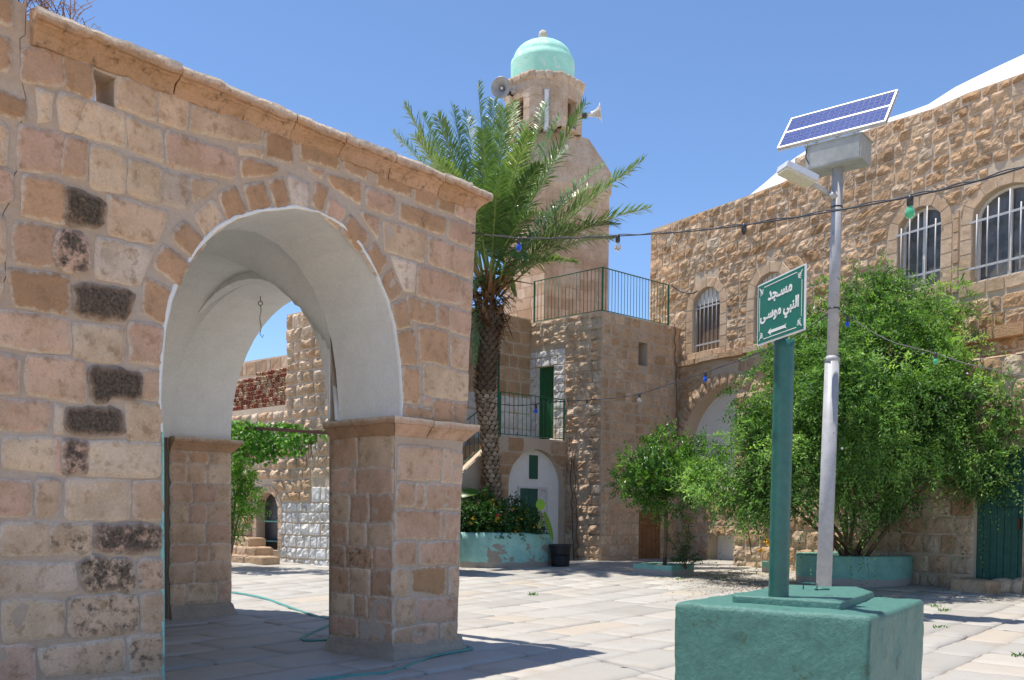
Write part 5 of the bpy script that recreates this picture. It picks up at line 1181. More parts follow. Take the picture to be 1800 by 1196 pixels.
def boxplanter(name, c, ax, ay, w_, d_, h, mat, label, soil=True, t=.09):
    th = thing(name, c, label, 'planter'); a = Acc(); X, Y = Vector(ax).normalized(), Vector(ay).normalized(); Z = Vector((0, 0, 1)); c = Vector(c)
    for s_ in (-1, 1):
        a.box(c+Y*s_*(d_/2-t/2)+Z*(h/2-.05), (w_, t, h+.1), (X, Y, Z)); a.box(c+X*s_*(w_/2-t/2)+Z*(h/2-.05), (t, d_-2*t-.004, h+.098), (X, Y, Z))
    a.build('curb', mat, th); a = Acc(); a.box(c+Z*(h-.07), (w_-2*t-.006, d_-2*t-.006, .05), (X, Y, Z)); a.build('soil', M_SOIL, th); return th
boxplanter('tree_planter', (sb.x-.02, sb.y, gz(22)), uV, vV, 1.05, 1.05, .24, M_TURQ2, 'low square turquoise planter with a cement foot around the small tree')
# feathery sapling beside it
fb = Vector((Wd(1205, 1000, 21.6).x, 21.6, gz(21.6)+.15)); fp = thing('feathery_plant', fb, 'dark feathery sapling leaning over the right rim of the square planter', 'plant'); rng = np.random.default_rng(6)
a = Acc(); ends = [(1190, 935), (1215, 940), (1175, 945), (1200, 960), (1225, 975), (1235, 985), (1180, 985), (1210, 925), (1195, 975)]
for (x, y) in ends:
    e = Wd(x, y, 21.5+rng.uniform(-.3, .3)); m = (fb+e)/2+Vector((0, 0, .15)); pts = [bez(fb, m, e, t/6) for t in range(7)]; a.tube(pts, .008, 4, 1)
    n = 60; t = rng.uniform(.35, 1, n); P = np.array([tuple(bez(fb, m, e, x_)) for x_ in t]); D = rdir(n, rng)*np.array([[1, 1, .3]]); leaves(a, P, D, np.tile([[0, 0, 1.]], (n, 1))+rng.normal(size=(n, 3))*.2, rng.uniform(.1, .2, n), np.full(n, .03), np.tile([[.25, .4, 0, 0]], (n, 1)))
a.build('fronds', [M_LEAF2, M_BARK], fp)

# ------------------------------------------------------------------ round planter of the palm with flowers
pc_ = Vector((-.52, 24.75, gz(24.7))); rp = 1.62
ptop = Wd(880, 937, 23.2).z
def ring_planter(name, c, r0, h, mat, label, a0=0, a1=2*math.pi, seed=0, th=.16, wob=.05):
    t = thing(name, c, label, 'planter'); a = Acc(); n = 72; vs = []; prof = [(0, -.12), (.0, h*.2), (.005, h*.5), (-.005, h*.8), (.01, h-.03), (-.03, h), (-th+.02, h), (-th, h-.03), (-th, h-.25)]
    m = len(prof); rr_ = np.array([[r0+o for o, _ in prof] for _ in range(n+1)])
    A_ = np.linspace(a0, a1, n+1); V = np.array([[c[0]+(r0+o)*math.cos(A_[i]), c[1]+(r0+o)*math.sin(A_[i]), c[2]+z] for i in range(n+1) for o, z in prof])
    nz = fbm(V*2.2, 4, seed); V[:, 0] += nz*wob*np.cos(np.repeat(A_, m)); V[:, 1] += nz*wob*np.sin(np.repeat(A_, m)); V[:, 2] += fbm(V*1.3+7, 2, seed+3)*wob
    a.add(V, [[i*m+j, (i+1)*m+j, (i+1)*m+j+1, i*m+j+1] for i in range(n) for j in range(m-1)], 0, None, True); a.build('wall', mat, t)
    a = Acc(); k2 = 40; a.add([(c[0], c[1], c[2]+h-.08)]+[(c[0]+(r0-th*.8)*math.cos(2*math.pi*i/k2), c[1]+(r0-th*.8)*math.sin(2*math.pi*i/k2), c[2]+h-.10) for i in range(k2)], [[0, 1+i, 1+(i+1) % k2] for i in range(k2)]); a.build('soil', M_SOIL, t); return t
ring_planter('round_planter', pc_, rp, ptop-pc_.z, M_TURQ, 'round planter with peeling turquoise paint holding the palm and the flowers', seed=4)
fl = thing('flower_bed', (pc_.x, pc_.y, ptop-.1), 'leafy flowering lantana with orange and yellow blossoms in the palm planter', 'flowers'); rng = np.random.default_rng(41)
lob = []
for (x, y, d, r) in [(825, 915, 23.7, 30), (850, 918, 23.6, 28), (880, 918, 23.5, 30), (910, 922, 23.6, 26), (935, 928, 23.9, 20), (850, 890, 24.2, 22), (812, 895, 24.0, 20), (900, 905, 24.4, 26), (780, 910, 24.2, 30), (925, 915, 24.6, 22), (858, 875, 24.0, 12)]: lob.append(pxlobe(x, y, d, r))
P, O = lobes_points(lob, 1500, rng, .5, 1.05); a = Acc(); twigs(a, P, O+np.array([[0, 0, .4]])+rng.normal(size=P.shape)*.5, rng.uniform(.08, .2, len(P)), 7, .085, .055, rng, .1, (.45, .3)); a.build('foliage', M_FLOW, fl)
a = Acc(); P, O = lobes_points(lob, 95, rng, 1.0, 1.12)
for p, o in zip(P, O):
    n = 9; C = np.tile(p, (n, 1))+rng.normal(size=(n, 3))*.02; leaves(a, C, rdir(n, rng)+o, np.tile(o, (n, 1)), np.full(n, .045), np.full(n, .035), np.tile([[.5, .5, 0, 0]], (n, 1)), int(rng.random() < .18))
a.build('blossoms', [M_PETY, M_PETR], fl)
def broad_leaf(acc, base, tip, nrm_, w_, tone=(.6, .5, 0, 0), mat=0, bend=.1):
    base, tip = Vector(base), Vector(tip); d = tip-base; L = d.length; d.normalize(); s_ = d.cross(Vector(nrm_)).normalized(); n_ = s_.cross(d); vs = []; k = 9
    for i in range(k+1):
        t = i/k; ww = w_*math.sin(math.pi*min(1, t*.92+.06))**.7; p = base+d*L*t+n_*math.sin(math.pi*t)*L*bend; vs += [tuple(p-s_*ww/2+n_*ww*.12), tuple(p), tuple(p+s_*ww/2+n_*ww*.12)]
    acc.add(vs, [[i*3+j, i*3+j+1, i*3+4+j, i*3+3+j] for i in range(k) for j in range(2)], mat, tone, True)
bp_ = thing('broad_leaf_plant', Wd(810, 900, 24.0), 'single wide dark green banana leaf beside the porch pier', 'plant'); a = Acc()
broad_leaf(a, Wd(800, 876, 23.8), Wd(847, 866, 24.0), (0, -.7, .7), .30, (.25, .45, 0, 0)); a.tube([Wd(795, 925, 24), Wd(797, 895, 23.9), Wd(802, 876, 23.8)], .02, 6, 1); a.build('leaf', [M_BANANA, M_RACH], bp_)
cp_ = thing('cactus_plant', Wd(950, 935, 23.4), 'yellow green fleshy plant with one upright and one hanging leaf above the bin', 'plant'); a = Acc()
broad_leaf(a, Wd(950, 897, 23.3), Wd(950, 877, 23.3), (0, -1, .1), .24, (1, .75, 0, 0)); broad_leaf(a, Wd(957, 900, 23.2), Wd(972, 950, 23.1), (-.3, -1, 0), .13, (.5, .5, 0, 0), bend=-.05)
a.tube([Wd(949, 930, 23.5), Wd(951, 912, 23.4), Wd(950, 896, 23.3)], .016, 6, 1); a.tube([Wd(951, 915, 23.4), Wd(957, 900, 23.2)], .01, 5, 1)
for i in range(5): a.tube([Wd(948, 930, 23.4), Wd(942+i*4, 912+abs(i-2)*4, 23.4)], .012, 5, 1)
a.build('leaves', [M_BANANA, M_RACH], cp_)

# half round planter of the bush
hp_ = Vector((7.62, 20.55, gz(20.5))); ring_planter('bush_planter', hp_, 1.22, Wd(1500, 981, 19.35).z-gz(19.3), M_TURQ2, 'curved green planter with a bare cement foot under the drooping bush', seed=9, wob=.015)
# small planters behind the sign pole
p1_ = GG(1333, 989); boxplanter('long_planter', (p1_.x+.12, p1_.y+.45, gz(p1_.y)), (1, -.35, 0), (.35, 1, 0), .95, .8, .28, M_TURQ2, 'long pale turquoise planter with yellow blooms, partly behind the sign pole')
p2_ = GG(1352, 1008); boxplanter('small_planter', (p2_.x+.15, p2_.y+.3, gz(p2_.y)), (1, -.35, 0), (.35, 1, 0), .45, .45, .27, M_TURQ2, 'small turquoise block planter peeping out left of the sign pole')
yp = thing('yellow_flower_plant', (p1_.x, p1_.y+.4, .3), 'thin sapling with yellow blooms in the long planter', 'plant'); a = Acc(); rng = np.random.default_rng(77)
a.tube([Wd(1321, 975, 22.9), Wd(1317, 945, 22.9), Wd(1315, 930, 22.9)], .015, 5, 1); P = np.array([tuple(Wd(1312, 925, 22.9))]*40)+rng.normal(size=(40, 3))*.16; twigs(a, P, rdir(40, rng), np.full(40, .2), 6, .08, .03, rng, .2, (.9, .1))
for (x, y) in [(1338, 967), (1349, 952), (1352, 957)]:
    n = 14; leaves(a, np.tile(tuple(Wd(x, y, 22.6)), (n, 1)), rdir(n, rng), rdir(n, rng), np.full(n, .1), np.full(n, .06), np.tile([[.5, .5, 0, 0]], (n, 1)), 2)
a.build('stems', [M_LEAF2, M_BARK, M_PETY], yp)

# ------------------------------------------------------------------ vine on its beam, shrub by the steps
bm0, bm1 = Wd(405, 750, 21.6), Wd(640, 766, 20.6); pg = thing('pergola', bm0, 'rusty steel pergola beam crossing in front of the rear house', 'pergola')
a = Acc(); a.bar(bm0, bm1, .07, .07); a.build('beam', M_RUST, pg); a = Acc(); q = bm1+Vector((0, 0, 0)); a.bar((bm0.x-1.2, bm0.y+.6, bm0.z), bm0, .07, .07); a.bar((bm1.x, bm1.y, gz(21)), bm1, .08, .08, (1, 0, 0)); a.bar(Vector((bm0.x-1.2, bm0.y+.6, gz(22))), Vector((bm0.x-1.2, bm0.y+.6, bm0.z)), .08, .08, (1, 0, 0)); a.build('post', M_RUST, pg)
a = Acc(); 
for t_ in (.15, .5, .85): c = bm0+(bm1-bm0)*t_; a.bar(c, c+Vector(tuple(-B4.N))*1.6+Vector((0, 0, .1)), .04, .04)
a.build('cross_bar', M_RUST, pg)
vine = thing('grape_vine', bm0, 'bright green grape vine draped over the rusty beam', 'vine'); rng = np.random.default_rng(51)
lob = [pxlobe(*t) for t in [(425, 765, 21.4, 30), (455, 775, 21.6, 32), (490, 770, 21.8, 30), (520, 778, 21.4, 24), (440, 795, 21.4, 22), (470, 795, 21.6, 18), (505, 760, 22.2, 28), (395, 770, 21.6, 40), (545, 765, 21.4, 14), (575, 762, 21.2, 11), (522, 795, 21.4, 10), (595, 768, 21, 10), (450, 755, 22.6, 26), (420, 740, 23, 20)]]
P, O = lobes_points(lob, 2400, rng, .3, 1.1); P[:, 2] = np.minimum(P[:, 2], bm0.z+.12); a = Acc(); n = len(P)
leaves(a, P, np.array([[0, -.3, -.9]])+rng.normal(size=P.shape)*.6, np.array([[0, -.6, .7]])+rng.normal(size=P.shape)*.4, rng.uniform(.07, .135, n), rng.uniform(.07, .13, n), np.stack([rng.random(n), rng.uniform(.3, .8, n), np.zeros(n), np.zeros(n)], 1), 0, .12)
for i in range(10):
    x_ = rng.uniform(420, 560); a.tube([Wd(x_, 762, 21.4), Wd(x_+rng.uniform(-6, 6), 785, 21.3), Wd(x_+rng.uniform(-8, 8), 800+rng.uniform(0, 30), 21.3)], .008, 4, 1)
a.build('foliage', [M_VINE, M_BARK], vine)
sbp = GG(412, 1000); sbp.y = 22.5; shr = thing('side_shrub', Vector((Wd(400, 990, 22.5).x, 22.5, gz(22.5))), 'light green leafy shrub leaning in beside the stone steps', 'shrub'); rng = np.random.default_rng(61)
lob = [pxlobe(*t) for t in [(405, 850, 22.4, 34), (425, 880, 22.3, 26), (395, 900, 22.5, 36), (440, 888, 22.2, 14), (455, 885, 22.1, 9), (420, 830, 22.5, 20), (390, 810, 22.6, 30), (410, 920, 22.4, 18), (420, 850, 22.4, 18)]]
P, O = lobes_points(lob, 700, rng, .3, 1.1); a = Acc(); twigs(a, P, O+np.array([[.2, 0, .1]])+rng.normal(size=P.shape)*.4, rng.uniform(.15, .3, len(P)), 8, .12, .035, rng, .2, (.6, .25)); a.build('foliage', M_VINE, shr)
a = Acc(); b0 = Vector(shr.location)
for (x, y) in [(405, 850), (425, 880), (395, 900), (420, 830), (410, 920)]: e = Wd(x, y, 22.4); a.tube([b0, (b0+e)/2, e], [.04, .03, .01], 6)
a.build('stem', M_BARK, shr)

# dry plants on top of the walls, weeds, litter
def dry_plant(name, px, py, z_, n, h, seed, label):
    u_, _ = FF.pix(px, py); b0 = FF.pt(u_, z_, -.12); t = thing(name, b0, label, 'dry plant'); rng = np.random.default_rng(seed); a = Acc(); P = []
    for i in range(n):
        e = b0+Vector((rng.uniform(-.26, .26), rng.uniform(-.15, .15), h*rng.uniform(.4, 1.1))); m = (b0+e)/2+Vector(rng.normal(size=3)*.07); pts = [bez(b0+Vector((rng.normal()*.05, 0, 0)), m, e, k/5) for k in range(6)]; a.tube(pts, .0035, 3, 0, (rng.random(), .8, 0, 0), cap=False)
        for k in range(2, 6):
            q = pts[k]; e2 = q+Vector(rng.normal(size=3)*.06); a.tube([q, e2], .002, 3, 0, (.8, .8, 0, 0), cap=False); P.append(tuple(e2))
    P = np.array(P); leaves(a, P, rdir(len(P), rng), rdir(len(P), rng), rng.uniform(.012, .028, len(P)), rng.uniform(.01, .02, len(P)), np.stack([rng.uniform(.4, 1, len(P)), np.full(len(P), .9), np.zeros(len(P)), np.zeros(len(P))], 1)); a.build('stems', M_DRY, t)
dry_plant('dry_shrub', 128, 30, ZT-.05, 34, .42, 3, 'leafless dry shrub growing on top of the porch cornice')
dry_plant('dry_weed', 42, 5, ZT+.08, 12, .2, 4, 'small dry weed in the gap between porch and taller wall')
a = Acc(); rng = np.random.default_rng(71)
for (x, y) in [(937, 1047), (1390, 1085), (1645, 1068), (1612, 1092), (1650, 1185-80), (1795, 1155), (1660, 1075), (1195, 1020), (1270, 1018), (1500, 1050), (1548, 1092-40)]:
    p = GG(x, y); n = int(rng.integers(9, 34)); P = np.tile(np.array([p.x, p.y, p.z+.005]), (n, 1))+np.stack([rng.normal(0, .06, n), rng.normal(0, .05, n), np.zeros(n)], 1)
    leaves(a, P, rdir(n, rng)*np.array([[1, 1, .2]])+np.array([[0, 0, .7]]), rdir(n, rng), rng.uniform(.04, .1, n), np.full(n, .02), np.stack([rng.random(n), np.full(n, .5), np.zeros(n), np.zeros(n)], 1))
a.build('weeds', M_LEAF2, kind='stuff', label='small green weeds growing in the paving joints', cat='weeds')
a = Acc(); n = 1900; x = rng.normal(1310, 62, n); y = np.clip(rng.normal(1016, 11, n)+np.abs(rng.normal(0, 6, n)), 992, 1062); P = np.array([tuple(GG(x[i], y[i])) for i in range(n)]); 
x2 = rng.uniform(1150, 1800, 500); y2 = rng.uniform(1000, 1060, 500); P = np.concatenate([P, np.array([tuple(GG(x2[i], y2[i])) for i in range(500)])]); n = len(P); P[:, 2] += .012
leaves(a, P, rdir(n, rng)*np.array([[1, 1, .15]]), np.tile([[0, 0, 1.]], (n, 1))+rng.normal(size=(n, 3))*.3, rng.uniform(.025, .06, n), rng.uniform(.015, .03, n), np.stack([rng.random(n), rng.uniform(.2, .8, n), np.zeros(n), np.zeros(n)], 1))
a.build('leaf_litter', M_DRY, kind='stuff', label='dry fallen leaves scattered on the paving before the bush', cat='leaf litter')
# ------------------------------------------------------------------ cistern with sign post
ZC = .90
c0, c1, c2 = G(1187, 1060, ZC), G(1531, 1085, ZC), G(1624, 1055, ZC); c3 = c0+c2-c1
cis = thing('cistern_block', (c0+c2)/2-Vector((0, 0, ZC)), 'square masonry cistern painted rough glossy teal in the foreground', 'cistern')
X = (c1-c0); Lx = X.length; X.normalize(); Y = (c3-c0); Ly = Y.length; Y.normalize()
cf_ = Frame(c0-Vector((0, 0, ZC)), X, Y, (0, 0, 1))
def rough_block(acc, fr, quad, z0, z1, res, rnd_, amp, seed, mat=0, flare=0):
    """soft edged block: quad in frame coords, from z0 to z1"""
    q = np.array(quad, float); n = len(q); per = []
    for i in range(n):
        p0, p1 = q[i], q[(i+1) % n]; k = max(2, int(np.linalg.norm(p1-p0)/res)); per += [p0+(p1-p0)*j/k for j in range(k)]
    per = np.array(per); c = q.mean(0); zs = list(np.linspace(z0, z1-rnd_, max(2, int((z1-z0)/res))))+[z1-rnd_*.5, z1-rnd_*.15, z1]
    ins = [0]*(len(zs)-3)+[rnd_*.14, rnd_*.5, rnd_]; rings = []
    for z_, i_ in zip(zs, ins):
        d = per-c; l = np.linalg.norm(d, axis=1, keepdims=True); fl_ = flare*max(0, 1-(z_-z0)/.22)**2 if flare else 0
        rings.append(np.hstack([per-d/l*(i_-fl_), np.full((len(per), 1), z_)]))
    k = 8
    for j in range(1, k): rings.append(np.hstack([c+(rings[len(zs)-1][:, :2]-c)*(1-j/k), np.full((len(per), 1), z1)]))
    R = np.concatenate(rings); m = len(per); V = fr.arr(R[:, 0], R[:, 1], R[:, 2]); C3 = V.mean(0)
    nz = np.stack([fbm(V*3.5, 4, seed+j) for j in range(3)], 1); nz2 = np.stack([fbm(V*14, 3, seed+5+j) for j in range(3)], 1)
    V = V+nz*amp+nz2*amp*.35
    nr = len(rings); fs = [[i*m+j, i*m+(j+1) % m, (i+1)*m+(j+1) % m, (i+1)*m+j] for i in range(nr-1) for j in range(m)]+[[(nr-1)*m+j for j in range(m)]]
    acc.add(V, fs, mat, None, True)
a = Acc(); rough_block(a, cf_, [(0, 0), (Lx, 0), (Lx, Ly), (0, Ly)], -.05, ZC, .035, .040, .019, 5, flare=.10); a.build('body', M_TEAL, cis)
zl_ = ZC+.058
lp = [cf_.pix(*t) if False else None for t in []]
def onz(px, py, z): p = G(px, py, z)-cf_.O; return (p.dot(cf_.U), p.dot(cf_.V))
lid = [onz(1290, 1046, zl_), onz(1482, 1058, zl_), onz(1541, 1040, zl_), onz(1512, 1032, zl_), onz(1375, 1028, zl_)]
a = Acc(); rough_block(a, cf_, lid, ZC-.01, zl_, .03, .016, .008, 15); a.build('lid', M_TEAL, cis)
a = Acc(); h0, h1 = G(1412, 1036, zl_), G(1436, 1038, zl_)
for (p, q) in ((G(1410, 1034, zl_), 0),): pass
hz = .055; a.tube([h0, h0+Vector((0, 0, hz)), h1+Vector((0, 0, hz)), h1], .006, 6); a.tube([h1+Vector((-.02, 0, .01)), h1+Vector((.10, -.02, .012))], .008, 6); a.build('lid_handle', M_TEALP, cis)

pb_ = G(1368, 1062, ZC); sp_ = thing('direction_sign', pb_, 'green direction sign with white Arabic lettering on a thick teal pole', 'sign')
topp = Wd(1379, 592, pb_.y); a = Acc(); n = 30; pts = [pb_+Vector((0, 0, -.03))+(topp-pb_)*i/n for i in range(n+1)]; a.tube(pts, [.0775+.0015*math.sin(i*1.7) for i in range(n+1)], 24); a.build('pole', M_TEALP, sp_)
# sign plate
sl_, sr_ = Wd(1331.5, 561, 7.28), Wd(1415, 516, 6.62); SX = (sr_-sl_); SX.z = 0; Ls = SX.length; SX.normalize(); SN = Vector((SX.y, -SX.x, 0))
if SN.dot(CAM-sl_) < 0: SN = -SN
zc0 = (sl_.z+sr_.z)/2; SFm = Frame((sl_.x, sl_.y, zc0), SX, (0, 0, 1), SN)
tilt = math.atan2(sr_.z-sl_.z, Ls)
hb = .235; Wp = Ls
a = Acc(); a.prism(SFm, [(0, -hb), (Wp, -hb), (Wp, hb), (0, hb)], 0, -.012); a.build('plate', M_SIGNW, sp_)
a = Acc(); e = .011; a.prism(SFm, [(e, -hb+e), (Wp-e, -hb+e), (Wp-e, hb-e), (e, hb-e)], .001, .002)
plt = a.build('green_face', M_SIGNG, sp_)
a = Acc(); i0 = .034; t = .006
for (x0, y0, x1, y1) in [(i0+.07, hb-i0-t, Wp-i0-.07, hb-i0), (i0+.07, -hb+i0, Wp-i0-.07, -hb+i0+t), (i0, -hb+i0+.07, i0+t, hb-i0-.07), (Wp-i0-t, -hb+i0+.07, Wp-i0, hb-i0-.07)]: a.prism(SFm, [(x0, y0), (x1, y0), (x1, y1), (x0, y1)], .0025, .0035)
for cx_, cy_, sx_, sy_ in [(i0, hb-i0, 1, -1), (Wp-i0, hb-i0, -1, -1), (i0, -hb+i0, 1, 1), (Wp-i0, -hb+i0, -1, 1)]:
    for k in range(3):
        pp = [(cx_+sx_*(.012+.045*math.cos(t_)*(1-k*.3)), cy_+sy_*(.012+.045*math.sin(t_)*(1-k*.3))) for t_ in np.linspace(0, math.pi/2, 6)]; 
        for (x0, y0), (x1, y1) in zip(pp, pp[1:]): a.bar(SFm.pt(x0, y0, .003), SFm.pt(x1, y1, .003), .005, .001, SN)
    a.bar(SFm.pt(cx_, cy_, .003), SFm.pt(cx_+sx_*.05, cy_+sy_*.05, .0032), .008, .001, SN)
# arrow pointing left
az = -hb+.075; ax0, ax1 = .17, .42
a.prism(SFm, [(ax0+.035, az-.011), (ax1, az-.011), (ax1+.02, az-.02), (ax1+.005, az), (ax1+.02, az+.02), (ax1, az+.011), (ax0+.035, az+.011)], .0025, .004)
a.prism(SFm, [(ax0, az), (ax0+.045, az-.026), (ax0+.036, az), (ax0+.045, az+.026)][::1], .0025, .0045)
a.build('white_border', M_SIGNW, sp_)
Ms = Matrix((( SX.x, 0, SN.x, 0), (SX.y, 0, SN.y, 0), (0, 1, 0, 0), (0, 0, 0, 1)))
def sign_text(txt, cx, cz, size, bold):
    cu = bpy.data.curves.new('txt', 'FONT'); cu.body = txt; cu.size = size; cu.offset = bold; cu.extrude = .001; cu.align_x = 'CENTER'
    o = bpy.data.objects.new('txt', cu); COL.objects.link(o); dg = bpy.context.evaluated_depsgraph_get(); dg.update(); me = bpy.data.meshes.new_from_object(o.evaluated_get(dg))
    bpy.data.objects.remove(o); me.name = 'lettering'; me.materials.clear(); me.materials.append(M_SIGNW)
    base = SFm.pt(cx, cz, .0035); me.transform(Matrix.Translation(base-sp_.location) @ Ms)
    ob = bpy.data.objects.new('lettering', me); COL.objects.link(ob); ob.parent = sp_; return ob
sign_text('\ufeaa\ufea0\u0640\ufeb4\ufee3', Wp*.5, .085, .125, .004)
sign_text('\ufef0\u0640\ufeb3\ufeee\ufee3 \ufef2\ufe92\ufee8\ufedf\ufe8d', Wp*.485, -.05, .112, .004)
a = Acc(); bk_ = SFm.pt(Wp*.5, -.1, -.03); a.bar(SFm.pt(.05, .05, -.018), SFm.pt(Wp-.05, .05, -.018), .01, .03, SN); a.bar(topp-Vector((0, 0, .06)), topp+Vector((0, 0, .26)), .05, .04, (1, 0, 0)); a.build('bracket', M_GRN, sp_)

# ------------------------------------------------------------------ solar street lamp
DL = 14.5
lb_ = Wd(1446, 1080, DL); lb_.z = gz(DL)
lamp = thing('solar_street_lamp', lb_, 'grey street lamp post with a blue solar panel, battery box and side lamp head', 'street lamp')
lt = Wd(1473, 292, DL); lj = Wd(1463, 634, DL)
a = Acc(); a.tube([lb_-Vector((0, 0, .05)), lj], [.118, .112], 24); a.tube([lj-Vector((0, 0, .02)), lj+Vector((0, 0, .03)), lj+Vector((0, 0, .07))], [.118, .115, .088], 24, 0); a.tube([lj+Vector((0, 0, .05)), lt+Vector((0, 0, .05))], [.086, .082], 24)
a.box(lb_+Vector((0, 0, .012)), (.36, .36, .03)); a.build('pole', M_GALV, lamp)
def VPd(vx): v = Vector((vx-900, F, 0)).normalized(); return v
LX = -VPd(-1100)            # towards the right and nearer
LY = Vector((-LX.y, LX.x, 0)); 
if LY.y < 0: LY = -LY
q = [Wd(1366, 262, DL+.55), Wd(1557, 213, DL-.52)]; LXr = (q[1]-q[0]); zpan = LXr.z; LXr.z = 0; PWd = LXr.length; LXr.normalize(); LYr = Vector((-LXr.y, LXr.x, 0))
if LYr.y < 0: LYr = -LYr
zb_ = (q[0].z+q[1].z)/2; q0 = Vector((q[0].x, q[0].y, zb_)); beta = rad(50); PL = .86
pv = LYr*math.cos(beta)+Vector((0, 0, math.sin(beta))); pn = LXr.cross(pv); pn.normalize()
if pn.z < 0: pn = -pn
PFm = Frame(q0, LXr, pv, pn)
a = Acc(); a.prism(PFm, [(0, 0), (PWd, 0), (PWd, PL), (0, PL)], -.002, -.05, 0); pan = a.build('solar_panel', M_BOX, lamp)
fwid = .024; a = Acc()
for (x0, y0, x1, y1) in [(0, 0, PWd, fwid), (0, PL-fwid, PWd, PL), (0, fwid, fwid, PL-fwid), (PWd-fwid, fwid, PWd, PL-fwid), (fwid, PL/2-.016, PWd-fwid, PL/2+.016)]: a.prism(PFm, [(x0, y0), (x1, y0), (x1, y1), (x0, y1)], -.055, .012)
a.build('frame', M_ALU, pan)
a = Acc(); nc = 18; nr_ = 8
for r0_, r1_ in ((fwid+.008, PL/2-.02), (PL/2+.02, PL-fwid-.008)):
    rows = 4
    for i in range(nc):
        for j in range(rows):
            x0 = fwid+.01+(PWd-2*fwid-.02)*i/nc; x1 = fwid+.01+(PWd-2*fwid-.02)*(i+1)/nc-.007; y0 = r0_+(r1_-r0_)*j/rows; y1 = r0_+(r1_-r0_)*(j+1)/rows-.007
            a.prism(PFm, [(x0, y0), (x1, y0), (x1, y1), (x0, y1)], .001, .003)
a.build('cells', M_CELL, pan)
bxc = Vector((lt.x, lt.y, 0)); bz0 = Wd(1473, 296, DL).z; bh = .36; bw_, bd_ = .86, .46
a = Acc(); ctr = bxc+Vector((0, 0, bz0+bh/2)); a.box(ctr, (bw_, bd_, bh), (LXr, LYr, Vector((0, 0, 1)))); a.box(ctr+Vector((0, 0, bh/2+.006)), (bw_+.04, bd_+.04, .014), (LXr, LYr, Vector((0, 0, 1)))); 
a.box(ctr-LYr*(bd_/2+.002)+Vector((0, 0, 0)), (bw_-.05, .008, bh-.05), (LXr, LYr, Vector((0, 0, 1)))); bo = a.build('battery_box', M_BOX, lamp)
a = Acc(); a.bar(ctr+Vector((0, 0, bh/2)), PFm.pt(PWd/2, PL/2, -.05), .08, .05, LXr); a.bar(ctr+LXr*.3+Vector((0, 0, bh/2)), PFm.pt(PWd/2+.3, PL*.2, -.05), .04, .04, LXr); a.bar(ctr-LXr*.3+Vector((0, 0, bh/2)), PFm.pt(PWd/2-.3, PL*.2, -.05), .04, .04, LXr); a.build('bracket', M_GALV, lamp)
a = Acc(); r0_ = Wd(1466, 346, DL); r1_ = Wd(1412, 312, DL-.15); a.tube([r0_, r1_], .04, 10); a.tube([Wd(1462, 340, DL-.09), Wd(1468, 348, DL-.11)], .05, 8)
hd0, hd1 = Wd(1428, 322, DL-.12), Wd(1374, 296, DL-.25); a.build('arm', M_GALV, lamp)
dhd = (hd1-hd0); Lh = dhd.length; dhd.normalize(); sdh = dhd.cross(Vector((0, 0, 1))).normalized(); uph = sdh.cross(dhd); cch = (hd0+hd1)/2
a = Acc(); a.box(cch+uph*.03, (Lh, .30, .09), (dhd, sdh, uph)); a.box(cch+uph*.085, (Lh*.9, .22, .03), (dhd, sdh, uph)); hh_ = a.build('lamp_head', M_ALU, lamp)
a = Acc(); a.box(cch-uph*.03, (Lh*.94, .26, .05), (dhd, sdh, uph)); a.build('lens', M_LED, hh_)
a = Acc(); 
for y_ in (365, 543): 
    c = Wd(1463+ (8 if y_ < 400 else 2), y_, DL); a.lathe((c.x, c.y, c.z-.012), [(.09, 0), (.094, .012), (.09, .024)], 20); a.build('strap', M_BLACK, lamp); a = Acc()
cx0 = ctr-LXr*.40-LYr*.24; a.tube([cx0+Vector((0, 0, .26)), cx0+Vector((-.03, -.02, .0)), cx0+Vector((0.04, -.01, -.12)), cx0+Vector((.1, 0, -.12))], .008, 5); a.build('box_cable', M_BLACK, lamp)

# ------------------------------------------------------------------ festoon cables with bulbs
def cable(name, keys, r_, label, n=60, sag=0):
    K = [Wd(x, y, d) for x, y, d in keys]; pts = []
    for i in range(len(K)-1):
        for j in range(12): 
            t = j/12; p0, p1, p2, p3 = K[max(0, i-1)], K[i], K[i+1], K[min(len(K)-1, i+2)]
            pts.append(.5*((2*p1)+(p2-p0)*t+(2*p0-5*p1+4*p2-p3)*t*t+(3*p1-p0-3*p2+p3)*t**3))
    pts.append(K[-1]); a = Acc(); off = Vector(pts[0])
    a.tube(pts, r_, 6); a.tube([p+Vector((0, .0, .008+.006*math.sin(i*.9))) for i, p in enumerate(pts)], r_*.7, 5)
    a.build(name, M_CABLE, label=label, cat='cable', loc=tuple(off)); return pts
def bulb(px, py, d, mat, label, s_=1.0, empty=False, grp='bulbs on the festoon cables', down=1):
    c = Wd(px, py, d); t = thing('light_bulb' if not empty else 'lamp_socket', c, label, 'light bulb' if not empty else 'lamp socket', grp if not empty else None)
    a = Acc(); a.lathe(c, [(.012*s_, .012*s_), (.02*s_, .0), (.021*s_, -.05*s_), (.016*s_, -.055*s_)], 12); 
    if not empty:
        a.build('socket', M_BLACK, t); b = Acc(); prof = [(.014, -.052), (.016, -.065), (.026, -.08), (.031, -.098), (.030, -.112), (.022, -.126), (.010, -.133), (.001, -.135)]
        b.lathe(c, [(r_*s_, h_*s_) for r_, h_ in prof], 16); b.build('glass', mat, t)
    else:
        a.lathe(c-Vector((0, 0, .05*s_)), [(.014, 0), (.012, -.02)], 10); a.build('socket', M_BLACK, t)
